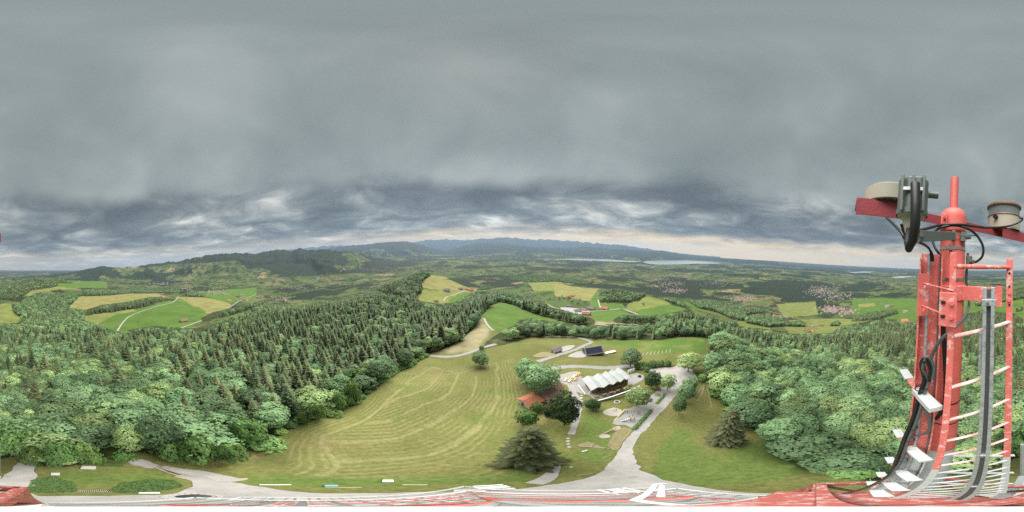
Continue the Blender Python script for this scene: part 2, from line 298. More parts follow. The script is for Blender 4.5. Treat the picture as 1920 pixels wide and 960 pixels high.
# ---- fields: polygon, colour kind, distance range
FIELDS = [
 ([(0,570),(18,570),(24,586),(50,596),(50,602),(28,606),(0,607)], 'lime', 300, 1200), ([(1880,560),(1920,560),(1920,600),(1880,590)], 'green', 300, 1500),
 ([(118,577),(140,565),(150,556),(205,553),(260,547),(275,547),(300,552),(312,556),(280,561),(220,570),(160,583),(135,579)], 'hay', 350, 1600),
 ([(160,603),(200,590),(250,584),(300,567),(335,560),(370,570),(388,588),(380,603),(340,616),(290,612),(225,624),(208,620)], 'green', 250, 1200),
 ([(160,592),(220,584),(250,578),(260,583),(215,590),(185,608),(158,602)], 'lime', 250, 1200),
 ([(325,556),(385,558),(415,563),(435,570),(430,578),(400,586),(388,589),(362,572),(340,560)], 'hay', 350, 1400),
 ([(395,610),(420,598),(445,588),(470,579),(440,593),(418,603)], 'green', 250, 900), ([(360,548),(480,540),(480,560),(430,568),(385,556)], 'green', 700, 2400),
 ([(40,552),(100,538),(140,534),(150,540),(80,546),(55,556)], 'lime', 600, 2200), ([(105,526),(200,528),(200,540),(150,540),(108,538)], 'green', 1000, 3500),
 ([(733,529),(755,519),(780,510),(792,509),(784,517),(760,526),(740,529)], 'lime', 400, 1200), ([(706,551),(735,552),(760,561),(765,567),(745,564),(720,558)], 'lime', 250, 800),
 ([(806,513),(830,516),(860,525),(892,536),(893,545),(880,548),(840,545),(795,540),(790,530),(800,520)], 'hay', 400, 1200),
 ([(794,541),(840,546),(880,548),(893,545),(880,555),(858,567),(818,569),(782,562),(788,552)], 'lime', 350, 900), ([(836,562),(870,548),(892,550),(870,560),(850,569),(838,569)], 'green', 350, 900),
 ([(905,592),(920,576),(935,566),(960,571),(1000,588),(1052,603),(1110,613),(1110,622),(1000,640),(940,630),(925,618)], 'green', 150, 420),
 ([(902,594),(926,619),(905,640),(897,656),(842,662),(805,661),(835,655),(865,640)], 'straw', 80, 260),
 ([(1112,605),(1150,604),(1235,608),(1235,614),(1112,610)], 'straw', 150, 420), ([(1112,609),(1235,613),(1235,630),(1112,630)], 'lime', 120, 420),
 ([(1105,585),(1130,581),(1170,581),(1200,590),(1150,597),(1140,606),(1115,604)], 'green', 250, 700),
 ([(1177,571),(1212,556),(1226,555),(1260,571),(1240,575),(1190,585),(1177,580)], 'lime', 300, 900), ([(1190,582),(1240,573),(1262,571),(1292,582),(1255,593),(1200,593)], 'green', 250, 800),
 ([(1106,566),(1125,542),(1125,567),(1130,581),(1105,578)], 'green', 300, 900), ([(1125,568),(1167,569),(1178,579),(1125,581)], 'green', 300, 900),
 ([(990,528),(1050,527),(1062,535),(1040,545),(1000,545)], 'lime', 600, 2400), ([(1040,532),(1100,540),(1125,541),(1105,566),(1080,560),(1040,555)], 'hay', 400, 1600),
 ([(1280,566),(1340,570),(1345,585),(1300,582)], 'green', 400, 1500), ([(1375,596),(1440,600),(1440,618),(1390,612)], 'lime', 300, 1500),
 ([(1480,600),(1560,597),(1640,600),(1580,611),(1560,625),(1477,626),(1470,615)], 'lime', 350, 1600), ([(1455,570),(1530,566),(1535,590),(1470,595)], 'lime', 500, 2500),
 ([(1600,560),(1720,560),(1720,600),(1690,610),(1680,598),(1650,598),(1600,590)], 'green', 400, 2500), ([(1610,570),(1640,568),(1642,574),(1612,576)], 'hay', 500, 2500),
 ([(1800,560),(1920,556),(1920,600),(1902,588),(1840,582),(1800,590)], 'green', 400, 2500), ([(1100,641),(1335,632),(1330,660),(1250,662),(1170,650)], 'green', 80, 200),
 ([(1095,770),(1085,850),(1120,890),(1165,830),(1140,790)], 'lush', 15, 60), ([(1215,900),(1300,912),(1420,905),(1520,885),(1440,825),(1330,845),(1270,800),(1240,830)], 'lush', 8, 60),
 ([(100,885),(300,885),(340,905),(300,912),(100,910)], 'lush', 5, 40), ([(420,897),(900,893),(1000,880),(1000,905),(600,915),(450,905)], 'lush', 5, 40),
]
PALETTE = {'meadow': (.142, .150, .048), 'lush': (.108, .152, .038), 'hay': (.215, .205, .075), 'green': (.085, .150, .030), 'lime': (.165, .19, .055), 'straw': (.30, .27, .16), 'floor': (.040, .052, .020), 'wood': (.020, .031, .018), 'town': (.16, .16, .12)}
PXg, PYg = d2p(GX, GY, GZ)
_w = np.clip(700 / GR, .7, 2.5)
PXw = PXg + 7 * _w * fbm(GX / (GR * .05 + 1), GY / (GR * .05 + 1), 4); PYw = PYg + 1.6 * _w * fbm(GY / (GR * .05 + 1) + 40, GX / (GR * .05 + 1), 4)
COL = np.zeros(GZ.shape + (4,), np.float32)          # rgb + 1 where a known field lies
COL[..., :3] = PALETTE['meadow']; COL[..., 3] = (GR < 330)
for poly, kind, r0, r1 in FIELDS:
    m = inpoly(PXw, PYw, poly) & (GR > r0) & (GR < r1); COL[m] = PALETTE[kind] + (1,)
FM = np.zeros(GZ.shape, bool)
for name, poly, cf, r0, r1 in FOREST:
    FM |= inpoly(PXg, PYg, poly) & (GR > r0) & (GR < r1)
for poly in NOFOREST: FM &= ~inpoly(PXg, PYg, poly)
for _k in range(9):                                     # grass boundaries are soft close by
    B_ = (COL + np.roll(COL, 1, 1) + np.roll(COL, -1, 1) + np.roll(COL, 1, 0) + np.roll(COL, -1, 0)) / 5
    COL[20:230] = B_[20:230]
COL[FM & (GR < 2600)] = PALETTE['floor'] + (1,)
# woods too far away to tell the trees apart: raised, dark patches of the land itself
wn = fbm(GX / 900 + 5, GY / 900, 5, .55) + .12 * fbm(GX / 170, GY / 170, 3)
slope = np.hypot(*np.gradient(GZ)) / np.maximum(np.gradient(GR, axis=0), 1)
left_hills = (PXg > 90) & (PXg < 745) & (GR > 3600) & (GR < 8000)
thr = np.where(GR > 9000, -.05, .08) - np.where(left_hills, .10, 0) - np.where(left_hills & (GZ > -110), .34, 0) - .10 * (GR > 5000) - .5 * (GR > 12500)
wood = (wn > thr) & (GR > 1300) & (COL[..., 3] == 0) & ~LAKEM & ~(inpoly(PXw, PYw, [(395,540),(480,530),(560,520),(700,512),(720,522),(640,545),(560,556),(480,572),(430,575)]) & (wn < thr + .28))
woodh = np.where(wood, 14 + 6 * fbm(GX / 40, GY / 40, 2), 0) * np.clip((GR - 1200) / 500, 0, 1)
COL[wood] = PALETTE['wood'] + (1,)
GZ = GZ + woodh - np.where(LAKEM, 4., 0)
MEADOW_PX = [(500,868),(520,835),(545,808),(580,795),(630,780),(672,761),(694,740),(726,714),(742,702),(800,676),(890,690),(930,680),(962,672),(966,700),(985,735),(975,765),(960,790),(935,812),(905,832),(912,860),(975,868),(985,890),(880,897),(700,898),(560,893)]
MEADOW = [p2g(*p) for p in MEADOW_PX]
def seg_dist(px, py, poly, closed=True):
    d = np.full(px.shape, 1e9); n = len(poly)
    for i in range(n if closed else n - 1):
        a, b = poly[i], poly[(i + 1) % n]; ex, ey = b[0] - a[0], b[1] - a[1]; L = ex * ex + ey * ey + 1e-9
        t = np.clip(((px - a[0]) * ex + (py - a[1]) * ey) / L, 0, 1)
        d = np.minimum(d, np.hypot(px - a[0] - ex * t, py - a[1] - ey * t))
    return d
near = RR < 170
EDGE = np.zeros(GZ.shape, np.float32)
mp = [(p.x, p.y) for p in MEADOW]
_in = inpoly(GX[near], GY[near], mp)
_rim = seg_dist(GX[near], GY[near], mp)
_left = seg_dist(GX[near], GY[near], mp[:11], False)
_cur = [p2g(*p) for p in [(440,872),(480,885),(600,896),(760,893),(880,878),(925,850),(950,815),(968,780),(975,745),(965,710),(955,685),(950,665)]]
_bot = seg_dist(GX[near], GY[near], [(p.x, p.y) for p in _cur], False)
_e = np.where(_left < 8.5, _left, 10 + _bot)
EDGE[near] = np.where(_in, _e, -1)
# ================================================================== END MATH

# ------------------------------------------------------------------ helpers
def tag(o, label=None, cat=None, group=None, kind=None):
    if label: o['label'] = label
    if cat: o['category'] = cat
    if group: o['group'] = group
    if kind: o['kind'] = kind
    return o
def link(o, parent=None):
    C.objects.link(o)
    if parent is not None: o.parent = parent
    return o
def empty(name, loc, label=None, cat=None, group=None, rz=0.):
    o = bpy.data.objects.new(name, None); o.empty_display_size = .3; C.objects.link(o)
    o.location = loc; o.rotation_euler = (0, 0, rz); tag(o, label, cat, group); return o
def mesh_np(name, V, F, mats=(), smooth=False, mi=None):
    me = bpy.data.meshes.new(name); V = np.asarray(V, np.float32); F = np.asarray(F, np.int32)
    k = F.shape[1]
    me.vertices.add(len(V)); me.vertices.foreach_set('co', V.ravel())
    me.loops.add(F.size); me.loops.foreach_set('vertex_index', F.ravel())
    me.polygons.add(len(F)); me.polygons.foreach_set('loop_start', np.arange(0, F.size, k, dtype=np.int32))
    try: me.polygons.foreach_set('loop_total', np.full(len(F), k, np.int32))
    except Exception: pass
    if mi is not None: me.polygons.foreach_set('material_index', np.asarray(mi, np.int32))
    if smooth: me.polygons.foreach_set('use_smooth', np.ones(len(F), bool))
    for m in mats: me.materials.append(m)
    me.update(calc_edges=True); return me
class MB:
    """collects polygons for one mesh"""
    def __init__(s): s.v = []; s.f = []; s.sm = []
    def add(s, vs, fs, smooth=False):
        n = len(s.v); s.v += [tuple(v) for v in vs]; s.f += [tuple(i + n for i in f) for f in fs]; s.sm += [smooth] * len(fs); return s
    def box(s, c, d, rz=0., M=None):
        x, y, z = d[0] / 2, d[1] / 2, d[2] / 2
        vs = [Vector((i * x, j * y, k * z)) for k in (-1, 1) for j in (-1, 1) for i in (-1, 1)]
        R = Matrix.Rotation(rz, 3, 'Z') if M is None else M
        vs = [R @ v + Vector(c) for v in vs]
        return s.add(vs, [(0, 2, 3, 1), (4, 5, 7, 6), (0, 1, 5, 4), (2, 6, 7, 3), (0, 4, 6, 2), (1, 3, 7, 5)])
    def beam(s, a, b, w, h=None, up=(0, 0, 1)):
        a = Vector(a); b = Vector(b); d = b - a; L = d.length
        if L < 1e-6: return s
        zx = d / L; u = Vector(up)
        if abs(zx.dot(u)) > .98: u = Vector((1, 0, 0))
        sx = zx.cross(u).normalized(); sy = sx.cross(zx)
        M = Matrix((zx, sx, sy)).transposed()
        return s.box((a + b) / 2, (L, w, h if h else w), M=M)
    def tube(s, pts, r, n=8, cap=True, smooth=True):
        pts = [Vector(p) for p in pts]; m = len(pts); rr = r if isinstance(r, (list, tuple)) else [r] * m
        rings = []; up = None
        for i, p in enumerate(pts):
            t = (pts[min(i + 1, m - 1)] - pts[max(i - 1, 0)]).normalized()
            if up is None: up = Vector((0, 0, 1)) if abs(t.z) < .9 else Vector((1, 0, 0))
            sx = t.cross(up).normalized(); sy = sx.cross(t).normalized(); up = sy
            rings.append([p + (sx * math.cos(2 * math.pi * k / n) + sy * math.sin(2 * math.pi * k / n)) * rr[i] for k in range(n)])
        vs = [v for g in rings for v in g]
        fs = [(i * n + k, i * n + (k + 1) % n, (i + 1) * n + (k + 1) % n, (i + 1) * n + k) for i in range(m - 1) for k in range(n)]
        s.add(vs, fs, smooth)
        if cap:
            s.add(rings[0], [tuple(range(n))]); s.add(rings[-1], [tuple(reversed(range(n)))])
        return s
    def lathe(s, c, prof, n=24, axis=None):
        c = Vector(c); vs = []
        for r, z in prof:
            for k in range(n):
                a = 2 * math.pi * k / n; vs.append(c + Vector((r * math.cos(a), r * math.sin(a), z)))
        m = len(prof)
        fs = [(i * n + k, i * n + (k + 1) % n, (i + 1) * n + (k + 1) % n, (i + 1) * n + k) for i in range(m - 1) for k in range(n)]
        return s.add(vs, fs, True)
    def prism(s, poly, z0, z1):
        n = len(poly); vs = [(p[0], p[1], z0) for p in poly] + [(p[0], p[1], z1) for p in poly]
        return s.add(vs, [tuple(reversed(range(n))), tuple(range(n, 2 * n))] + [(i, (i + 1) % n, n + (i + 1) % n, n + i) for i in range(n)])
    def build(s, name, mat, parent=None, bevel=0., origin=None):
        o0 = Vector(origin) if origin is not None else Vector((0, 0, 0))
        me = bpy.data.meshes.new(name); me.from_pydata([tuple(Vector(v) - o0) for v in s.v], [], s.f)
        me.polygons.foreach_set('use_smooth', s.sm)
        if any(s.sm) and hasattr(me, 'set_sharp_from_angle'): me.set_sharp_from_angle(angle=RAD(40))
        for m in (mat if isinstance(mat, (list, tuple)) else [mat]): me.materials.append(m)
        me.update()
        o = bpy.data.objects.new(name, me); o.location = o0; link(o, parent)
        if bevel:
            b = o.modifiers.new('bevel', 'BEVEL'); b.width = bevel; b.segments = 2; b.limit_method = 'ANGLE'
        return o
MATS = {}
def mat(name, col, rough=.7, metal=0., var=.15, scale=3., bump=0., second=None, mask=(.5, .62), coord='Object', bscale=None):
    m = bpy.data.materials.new(name); m.use_nodes = True; t = m.node_tree; b = t.nodes['Principled BSDF']
    tc = N(t, 'ShaderNodeTexCoord'); v = tc.outputs[coord]
    nz = NOISE(t, v, scale, 6, .6)
    k = M_(t, 'ADD', M_(t, 'MULTIPLY', M_(t, 'SUBTRACT', nz, .5), var * 4), 1.)
    c = N(t, 'ShaderNodeVectorMath', operation='SCALE'); c.inputs[0].default_value = col[:3]; t.links.new(k, c.inputs['Scale'])
    c = c.outputs[0]
    if second:
        nz2 = NOISE(t, v, scale * 2.7, 8, .7, .4)
        c = MIX(t, MAPR(t, nz2, mask[0], mask[1]), c, second)
    t.links.new(c, b.inputs['Base Color']); b.inputs['Roughness'].default_value = rough; b.inputs['Metallic'].default_value = metal
    if bump:
        bp = N(t, 'ShaderNodeBump'); bp.inputs['Strength'].default_value = bump; bp.inputs['Distance'].default_value = .02
        t.links.new(NOISE(t, v, bscale or scale * 6, 4, .6), bp.inputs['Height']); t.links.new(bp.outputs[0], b.inputs['Normal'])
    MATS[name] = m; return m

# ------------------------------------------------------------------ terrain
def terrain_material():
    m = bpy.data.materials.new('land'); m.use_nodes = True; t = m.node_tree; b = t.nodes['Principled BSDF']
    b.inputs['Roughness'].default_value = .9; b.inputs['Specular IOR Level'].default_value = .15
    geo = N(t, 'ShaderNodeNewGeometry'); P = geo.outputs['Position']
    at = N(t, 'ShaderNodeAttribute', attribute_name='land_colour')
    ed = N(t, 'ShaderNodeAttribute', attribute_name='mow_edge')
    far = N(t, 'ShaderNodeAttribute', attribute_name='distance')
    # distant farmland: a patchwork of fields
    wob = N(t, 'ShaderNodeTexNoise'); wob.inputs['Scale'].default_value = .002; t.links.new(P, wob.inputs['Vector'])
    off = N(t, 'ShaderNodeVectorMath', operation='MULTIPLY_ADD'); t.links.new(wob.outputs['Color'], off.inputs[0]); off.inputs[1].default_value = (350, 350, 0); t.links.new(P, off.inputs[2])
    mp_ = N(t, 'ShaderNodeMapping'); mp_.inputs['Rotation'].default_value = (0, 0, .6); mp_.inputs['Scale'].default_value = (1 / 330, 1 / 190, 0); t.links.new(off.outputs[0], mp_.inputs[0])
    vo = N(t, 'ShaderNodeTexVoronoi'); vo.voronoi_dimensions = '2D'; t.links.new(mp_.outputs[0], vo.inputs['Vector']); vo.inputs['Scale'].default_value = 1.
    sp = N(t, 'ShaderNodeSeparateColor'); t.links.new(vo.outputs['Color'], sp.inputs[0])
    fields = RAMP(t, sp.outputs[0], [(0., (.058, .098, .028)), (.22, (.078, .112, .036)), (.42, (.105, .125, .045)), (.6, (.07, .095, .034)), (.74, (.14, .13, .06)), (.84, (.05, .068, .026)), (.94, (.23, .185, .095)), (.97, (.10, .115, .05))], 'CONSTANT')
    hedge = NOISE(t, P, .0085, 6, .72)
    fields = MIX(t, MAPR(t, hedge, .51, .56), fields, (.026, .036, .019))
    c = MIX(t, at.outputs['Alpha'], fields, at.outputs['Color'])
    # mown swaths that follow the edge of the meadow
    e = ed.outputs['Fac']
    ph = M_(t, 'MULTIPLY', M_(t, 'ADD', e, M_(t, 'MULTIPLY', NOISE(t, P, .09, 3), 3.2)), 2 * math.pi / 1.45)
    sw = M_(t, 'MULTIPLY', M_(t, 'ADD', M_(t, 'SINE', ph), 1.), .5)
    ph2 = M_(t, 'MULTIPLY', M_(t, 'ADD', e, M_(t, 'MULTIPLY', NOISE(t, P, .05, 2), 5.)), 2 * math.pi / 8.4)
    sw2 = MAPR(t, M_(t, 'SINE', ph2), .86, 1.)
    brk = MAPR(t, NOISE(t, P, .10, 5, .6), .36, .56)
    mm = M_(t, 'MULTIPLY', MAPR(t, e, .5, 2.5), 1.)
    sw = M_(t, 'MULTIPLY', M_(t, 'MULTIPLY', MAPR(t, sw, .45, .95), brk), mm)
    c = MIX(t, M_(t, 'MULTIPLY', sw, .40), c, (.27, .245, .115))
    c = MIX(t, M_(t, 'MULTIPLY', M_(t, 'MULTIPLY', sw2, mm), .4), c, (.30, .275, .14))
    # dry patches and fine blotches in all grass
    dry = MAPR(t, NOISE(t, P, .06, 6, .62), .50, .70)
    nearw = MAPR(t, far.outputs['Fac'], 60, 400, 1., .25)
    c = MIX(t, M_(t, 'MULTIPLY', M_(t, 'MULTIPLY', dry, nearw), .5), c, (.23, .19, .085))
    lush = MAPR(t, NOISE(t, P, .11, 5, .6), .55, .72)
    c = MIX(t, M_(t, 'MULTIPLY', M_(t, 'MULTIPLY', lush, nearw), .5), c, (.075, .135, .026))
    fine = NOISE(t, P, 1.3, 7, .78); mid = NOISE(t, P, .022, 6, .66)
    k = M_(t, 'ADD', M_(t, 'MULTIPLY', M_(t, 'SUBTRACT', fine, .5), 2.0), M_(t, 'ADD', M_(t, 'MULTIPLY', M_(t, 'SUBTRACT', mid, .5), 1.2), 1.))
    s = N(t, 'ShaderNodeVectorMath', operation='SCALE'); t.links.new(c, s.inputs[0]); t.links.new(k, s.inputs['Scale'])
    t.links.new(s.outputs[0], b.inputs['Base Color'])
    bp = N(t, 'ShaderNodeBump'); bp.inputs['Strength'].default_value = .5; bp.inputs['Distance'].default_value = .25
    t.links.new(NOISE(t, P, 2.2, 5, .7), bp.inputs['Height']); t.links.new(bp.outputs[0], b.inputs['Normal'])
    return m
def build_terrain():
    V = np.concatenate([np.stack([GX, GY, GZ], -1).reshape(-1, 3), [[0, 0, -60.]]])
    i, j = np.meshgrid(np.arange(NR - 1), np.arange(NA), indexing='ij'); j1 = (j + 1) % NA
    F = np.stack([i * NA + j, (i + 1) * NA + j, (i + 1) * NA + j1, i * NA + j1], -1).reshape(-1, 4)
    me = mesh_np('ground', V, F, [terrain_material()], smooth=True)
    a = me.attributes.new('land_colour', 'FLOAT_COLOR', 'POINT'); cc = np.concatenate([COL.reshape(-1, 4), [[.2, .2, .2, 1]]]); a.data.foreach_set('color', cc.astype(np.float32).ravel())
    a = me.attributes.new('mow_edge', 'FLOAT', 'POINT'); a.data.foreach_set('value', np.append(EDGE.ravel(), -1).astype(np.float32))
    a = me.attributes.new('distance', 'FLOAT', 'POINT'); a.data.foreach_set('value', np.append(GR.ravel(), 0).astype(np.float32))
    o = link(bpy.data.objects.new('ground', me)); tag(o, kind='structure'); return o
build_terrain()
# ------------------------------------------------------------------ water
def build_water():
    m = mat('lake_water', (.30, .34, .33), .12, 0., .02, .001)
    for k, q in enumerate(LAKES):
        pts = []
        for (x, y) in q:
            d = p2d(x, y); h = math.hypot(d[0], d[1])
            pts.append((d[0], d[1], d[2], h))
        zs = []
        for (x, y) in q:
            g = p2g(x, y); zs.append(g.z if g else -700)
        zl = float(np.median(zs)) + 9
        V = [(p[0] / p[2] * zl, p[1] / p[2] * zl, zl) for p in pts]
        mb = MB(); mb.add(V, [tuple(range(len(V)))])
        tag(mb.build('lake', m), kind='structure')
build_water()

# ------------------------------------------------------------------ roads, paths, gravel
mat('gravel', (.35, .335, .315), .95, 0., .22, .35, .6, second=(.22, .215, .17), mask=(.54, .72), coord='Object', bscale=9)
mat('asphalt', (.27, .265, .255), .9, 0., .08, .6, .3, coord='Object', bscale=12)
mat('sand', (.40, .37, .32), .95, 0., .10, .8, .5, coord='Object', bscale=10)
mat('dirt', (.27, .22, .12), .95, 0., .2, .8, .6, second=(.13, .15, .05), mask=(.5, .6), coord='Object', bscale=8)
mat('paving', (.30, .295, .28), .9, 0., .08, .9, .2, coord='Object')
def drape(px, py, off=.05):
    z = gz_at(px, py); r = np.hypot(px, py)
    return z + off + .0006 * r
def area(name, pix, material, off=.05, step=None, wiggle=.35):
    """flat ground cover bounded by photo points that lie on the ground"""
    W = [p2g(*p) for p in pix]
    P = []
    n = len(W)
    for i in range(n):                                 # densify with a Catmull-Rom curve
        p0, p1, p2, p3 = W[i - 1], W[i], W[(i + 1) % n], W[(i + 2) % n]
        L = (p2 - p1).length; r = math.hypot(p1.x, p1.y); st = step or max(.5, r * .012); k = max(2, min(40, int(L / st)))
        for j in range(k):
            t = j / k; q = .5 * ((2 * p1) + (p2 - p0) * t + (2 * p0 - 5 * p1 + 4 * p2 - p3) * t * t + (3 * p1 - p0 - 3 * p2 + p3) * t ** 3)
            P.append((q.x + wiggle * float(fbm(np.float64(q.x * .9), np.float64(q.y * .9), 3)), q.y + wiggle * float(fbm(np.float64(q.y * .9 + 50), np.float64(q.x * .9), 3))))
    xs = [p[0] for p in P]; ys = [p[1] for p in P]
    rm = min(math.hypot(*p) for p in P); st = step or max(.8, rm * .02)
    gx, gy = np.meshgrid(np.arange(min(xs), max(xs), st), np.arange(min(ys), max(ys), st))
    gx = gx.ravel() + .31 * st; gy = gy.ravel() + .17 * st
    m = inpoly(gx, gy, P) & (seg_dist(gx, gy, P) > .4 * st)
    allp = [Vector(p) for p in P] + [Vector(p) for p in zip(gx[m], gy[m])]
    r = mgeo.delaunay_2d_cdt(allp, [(i, (i + 1) % len(P)) for i in range(len(P))], [], 1, 1e-4)
    v = np.array([(q.x, q.y) for q in r[0]]); z = drape(v[:, 0], v[:, 1], off)
    c = Vector((float(v[:, 0].mean()), float(v[:, 1].mean()), float(z.mean())))
    me = bpy.data.meshes.new(name); me.from_pydata([(a[0] - c.x, a[1] - c.y, b - c.z) for a, b in zip(v, z)], [], [tuple(f) for f in r[2]])
    me.materials.append(MATS[material]); me.update()
    bmx = bmesh.new(); bmx.from_mesh(me); bmesh.ops.recalc_face_normals(bmx, faces=bmx.faces)
    if sum(f.normal.z for f in bmx.faces) < 0: bmesh.ops.reverse_faces(bmx, faces=bmx.faces)
    for f in bmx.faces: f.smooth = True
    bmx.to_mesh(me); bmx.free()
    o = link(bpy.data.objects.new(name, me)); o.location = c; tag(o, kind='structure'); return o
def ribbon(name, pix, width, material, off=.06, rmin=0):
    W = [p2g(p[0], p[1], rmin) for p in pix]; W = [p for p in W if p is not None]; pts = []
    n = len(W)
    for i in range(n - 1):
        p0, p1, p2, p3 = W[max(i - 1, 0)], W[i], W[i + 1], W[min(i + 2, n - 1)]
        k = max(2, min(60, int((p2 - p1).length / max(.8, math.hypot(p1.x, p1.y) * .012))))
        for j in range(k):
            t = j / k; pts.append(.5 * ((2 * p1) + (p2 - p0) * t + (2 * p0 - 5 * p1 + 4 * p2 - p3) * t * t + (3 * p1 - p0 - 3 * p2 + p3) * t ** 3))
    pts.append(W[-1]); V = []; F = []; K = 4
    for i, p in enumerate(pts):
        t = pts[min(i + 1, len(pts) - 1)] - pts[max(i - 1, 0)]; t.z = 0; t.normalize(); nx, ny = t.y, -t.x
        w = width if not isinstance(width, (list, tuple)) else width[0] + (width[1] - width[0]) * i / (len(pts) - 1)
        w *= 1 + .28 * float(fbm(np.float64(i * .35), np.float64(p.x), 3))
        for k in range(K + 1):
            u = (k / K - .5) * w; V.append((p.x + nx * u, p.y + ny * u))
        if i: F += [((i - 1) * (K + 1) + k, (i - 1) * (K + 1) + k + 1, i * (K + 1) + k + 1, i * (K + 1) + k) for k in range(K)]
    V = np.array(V); z = drape(V[:, 0], V[:, 1], off); c = np.array([V[:, 0].mean(), V[:, 1].mean(), z.mean()])
    me = mesh_np(name, np.stack([V[:, 0] - c[0], V[:, 1] - c[1], z - c[2]], -1), F, [MATS[material]], True)
    if sum(p.normal.z for p in me.polygons) < 0: me.flip_normals()
    o = link(bpy.data.objects.new(name, me)); o.location = c; tag(o, kind='structure'); return o
# forecourt of the tower, the wide gravel road to the restaurant and its car park
area('gravel_forecourt', [(0,905),(20,908),(42,903),(55,925),(90,930),(160,929),(240,929),(330,924),(360,905),(330,893),(355,890),(400,898),(440,905),(470,910),(560,922),(640,925),(760,923),(840,922),(900,921),(960,918),(1010,912),(1060,905),(1110,893),(1145,868),(1160,850),(1185,860),(1198,878),(1240,897),(1300,912),(1380,922),(1500,926),(1650,930),(1800,929),(1870,925)], 'gravel', .05)
area('gravel_road', [(1148,872),(1165,838),(1185,812),(1192,800),(1215,778),(1235,752),(1252,735),(1265,722),(1280,715),(1278,730),(1262,748),(1245,768),(1228,786),(1212,806),(1200,815),(1192,828),(1187,845),(1190,860),(1198,880)], 'gravel', .075)
area('car_park', [(1215,695),(1235,690),(1262,688),(1275,683),(1292,685),(1300,698),(1308,712),(1300,714),(1285,712),(1272,718),(1262,722),(1245,720),(1225,705)], 'gravel', .10)
area('playground_gravel', [(1150,794),(1168,771),(1180,765),(1205,755),(1222,742),(1235,730),(1250,725),(1258,735),(1240,752),(1222,768),(1205,783),(1192,798),(1184,803),(1176,798)], 'paving', .09)
area('sand_pit', [(1131,773),(1140,767),(1152,765),(1163,768),(1168,773),(1160,779),(1145,780)], 'sand', .08)
area('sand_spot', [(1125,818),(1132,815),(1142,816),(1145,819),(1138,822),(1128,822)], 'sand', .08)
area('sand_spot', [(1149,803),(1157,799),(1163,801),(1163,805),(1155,808),(1149,806)], 'sand', .08)
area('bare_earth', [(1142,830),(1150,815),(1165,803),(1178,803),(1186,806),(1180,815),(1165,835),(1158,843),(1145,842)], 'dirt', .07)
area('bare_earth', [(1085,833),(1100,829),(1115,833),(1135,839),(1130,842),(1105,840),(1088,838)], 'dirt', .07)
area('terrace', [(1045,707),(1060,700),(1085,697),(1092,712),(1112,730),(1150,720),(1190,700),(1208,706),(1205,712),(1160,735),(1118,748),(1105,742),(1090,738),(1075,733),(1062,722),(1050,716)], 'paving', .08)
ribbon('road', [(805,667),(842,669),(875,663),(897,655),(930,645)], 3.2, 'asphalt')
ribbon('road', [(1008,678),(1045,666),(1075,657),(1095,648),(1108,641),(1085,634),(1050,631),(1015,631)], 3.6, 'asphalt')
ribbon('road', [(1035,691),(1060,688),(1100,688),(1140,690),(1180,687),(1205,689),(1225,690)], 4.2, 'asphalt')
area('farm_yard', [(1065,668),(1085,659),(1096,661),(1100,668),(1085,671)], 'gravel', .12)
area('farm_yard', [(1045,655),(1060,649),(1078,648),(1070,655),(1050,661)], 'gravel', .13)
area('bare_earth', [(1000,667),(1020,660),(1045,665),(1035,668),(1010,670)], 'dirt', .08)
ribbon('footpath', [(1070,722),(1074,735),(1082,747),(1086,760),(1083,775),(1078,795),(1071,815)], (2.4, 1.3), 'gravel', .09)
ribbon('footpath', [(1043,860),(1042,872),(1036,886),(1022,899),(1000,907)], (.8, 1.5), 'gravel', .09)
ribbon('footpath', [(20,912),(38,893),(46,876),(60,858),(75,840),(84,826)], (3.0, 1.6), 'gravel', .08)
area('gravel_plot', [(240,866),(265,861),(298,872),(300,877),(272,878)], 'gravel', .07)
ribbon('gravel_lane', [(440,903),(400,892),(350,884),(300,876)], 1.8, 'gravel', .09)
ribbon('footpath', [(220,621),(232,603),(250,590),(290,576),(325,566),(335,556)], 4., 'gravel', .3, 200)
ribbon('footpath', [(340,615),(365,606),(378,601)], 4., 'gravel', .3, 200)
ribbon('farm_road', [(902,595),(912,606),(925,620)], 2.4, 'gravel', .2, 100)
ribbon('farm_road', [(1012,562),(1030,573),(1045,579),(1080,584),(1130,583),(1168,580),(1185,586),(1196,590)], 5, 'gravel', .5, 250)
ribbon('farm_road', [(1128,582),(1124,572),(1121,562)], 4, 'gravel', .5, 250)
ribbon('farm_road', [(1115,608),(1150,612),(1190,613),(1232,611)], 4, 'gravel', .4, 150)
ribbon('farm_road', [(832,565),(838,557),(850,554),(880,545),(890,550)], 4, 'gravel', .5, 300)
ribbon('farm_road', [(424,578),(436,573),(448,565),(462,560),(480,551)], 5, 'gravel', .8, 300)

mat('pale_track', (.27, .25, .14), .95, 0., .15, .8, .3)
ribbon('meadow_track', [(745,699),(775,703),(820,704),(865,699),(895,690),(930,680)], .5, 'pale_track', .07)
ribbon('meadow_track', [(752,695),(790,690),(830,683)], .4, 'pale_track', .07)
ribbon('worn_track', [(1322,672),(1322,695),(1321,715),(1317,735),(1308,752)], .9, 'dirt', .07)
ribbon('worn_track', [(1323,715),(1328,735),(1332,752),(1335,765)], .6, 'dirt', .075)
ribbon('worn_track', [(1319,722),(1310,735),(1302,742)], .5, 'dirt', .08)
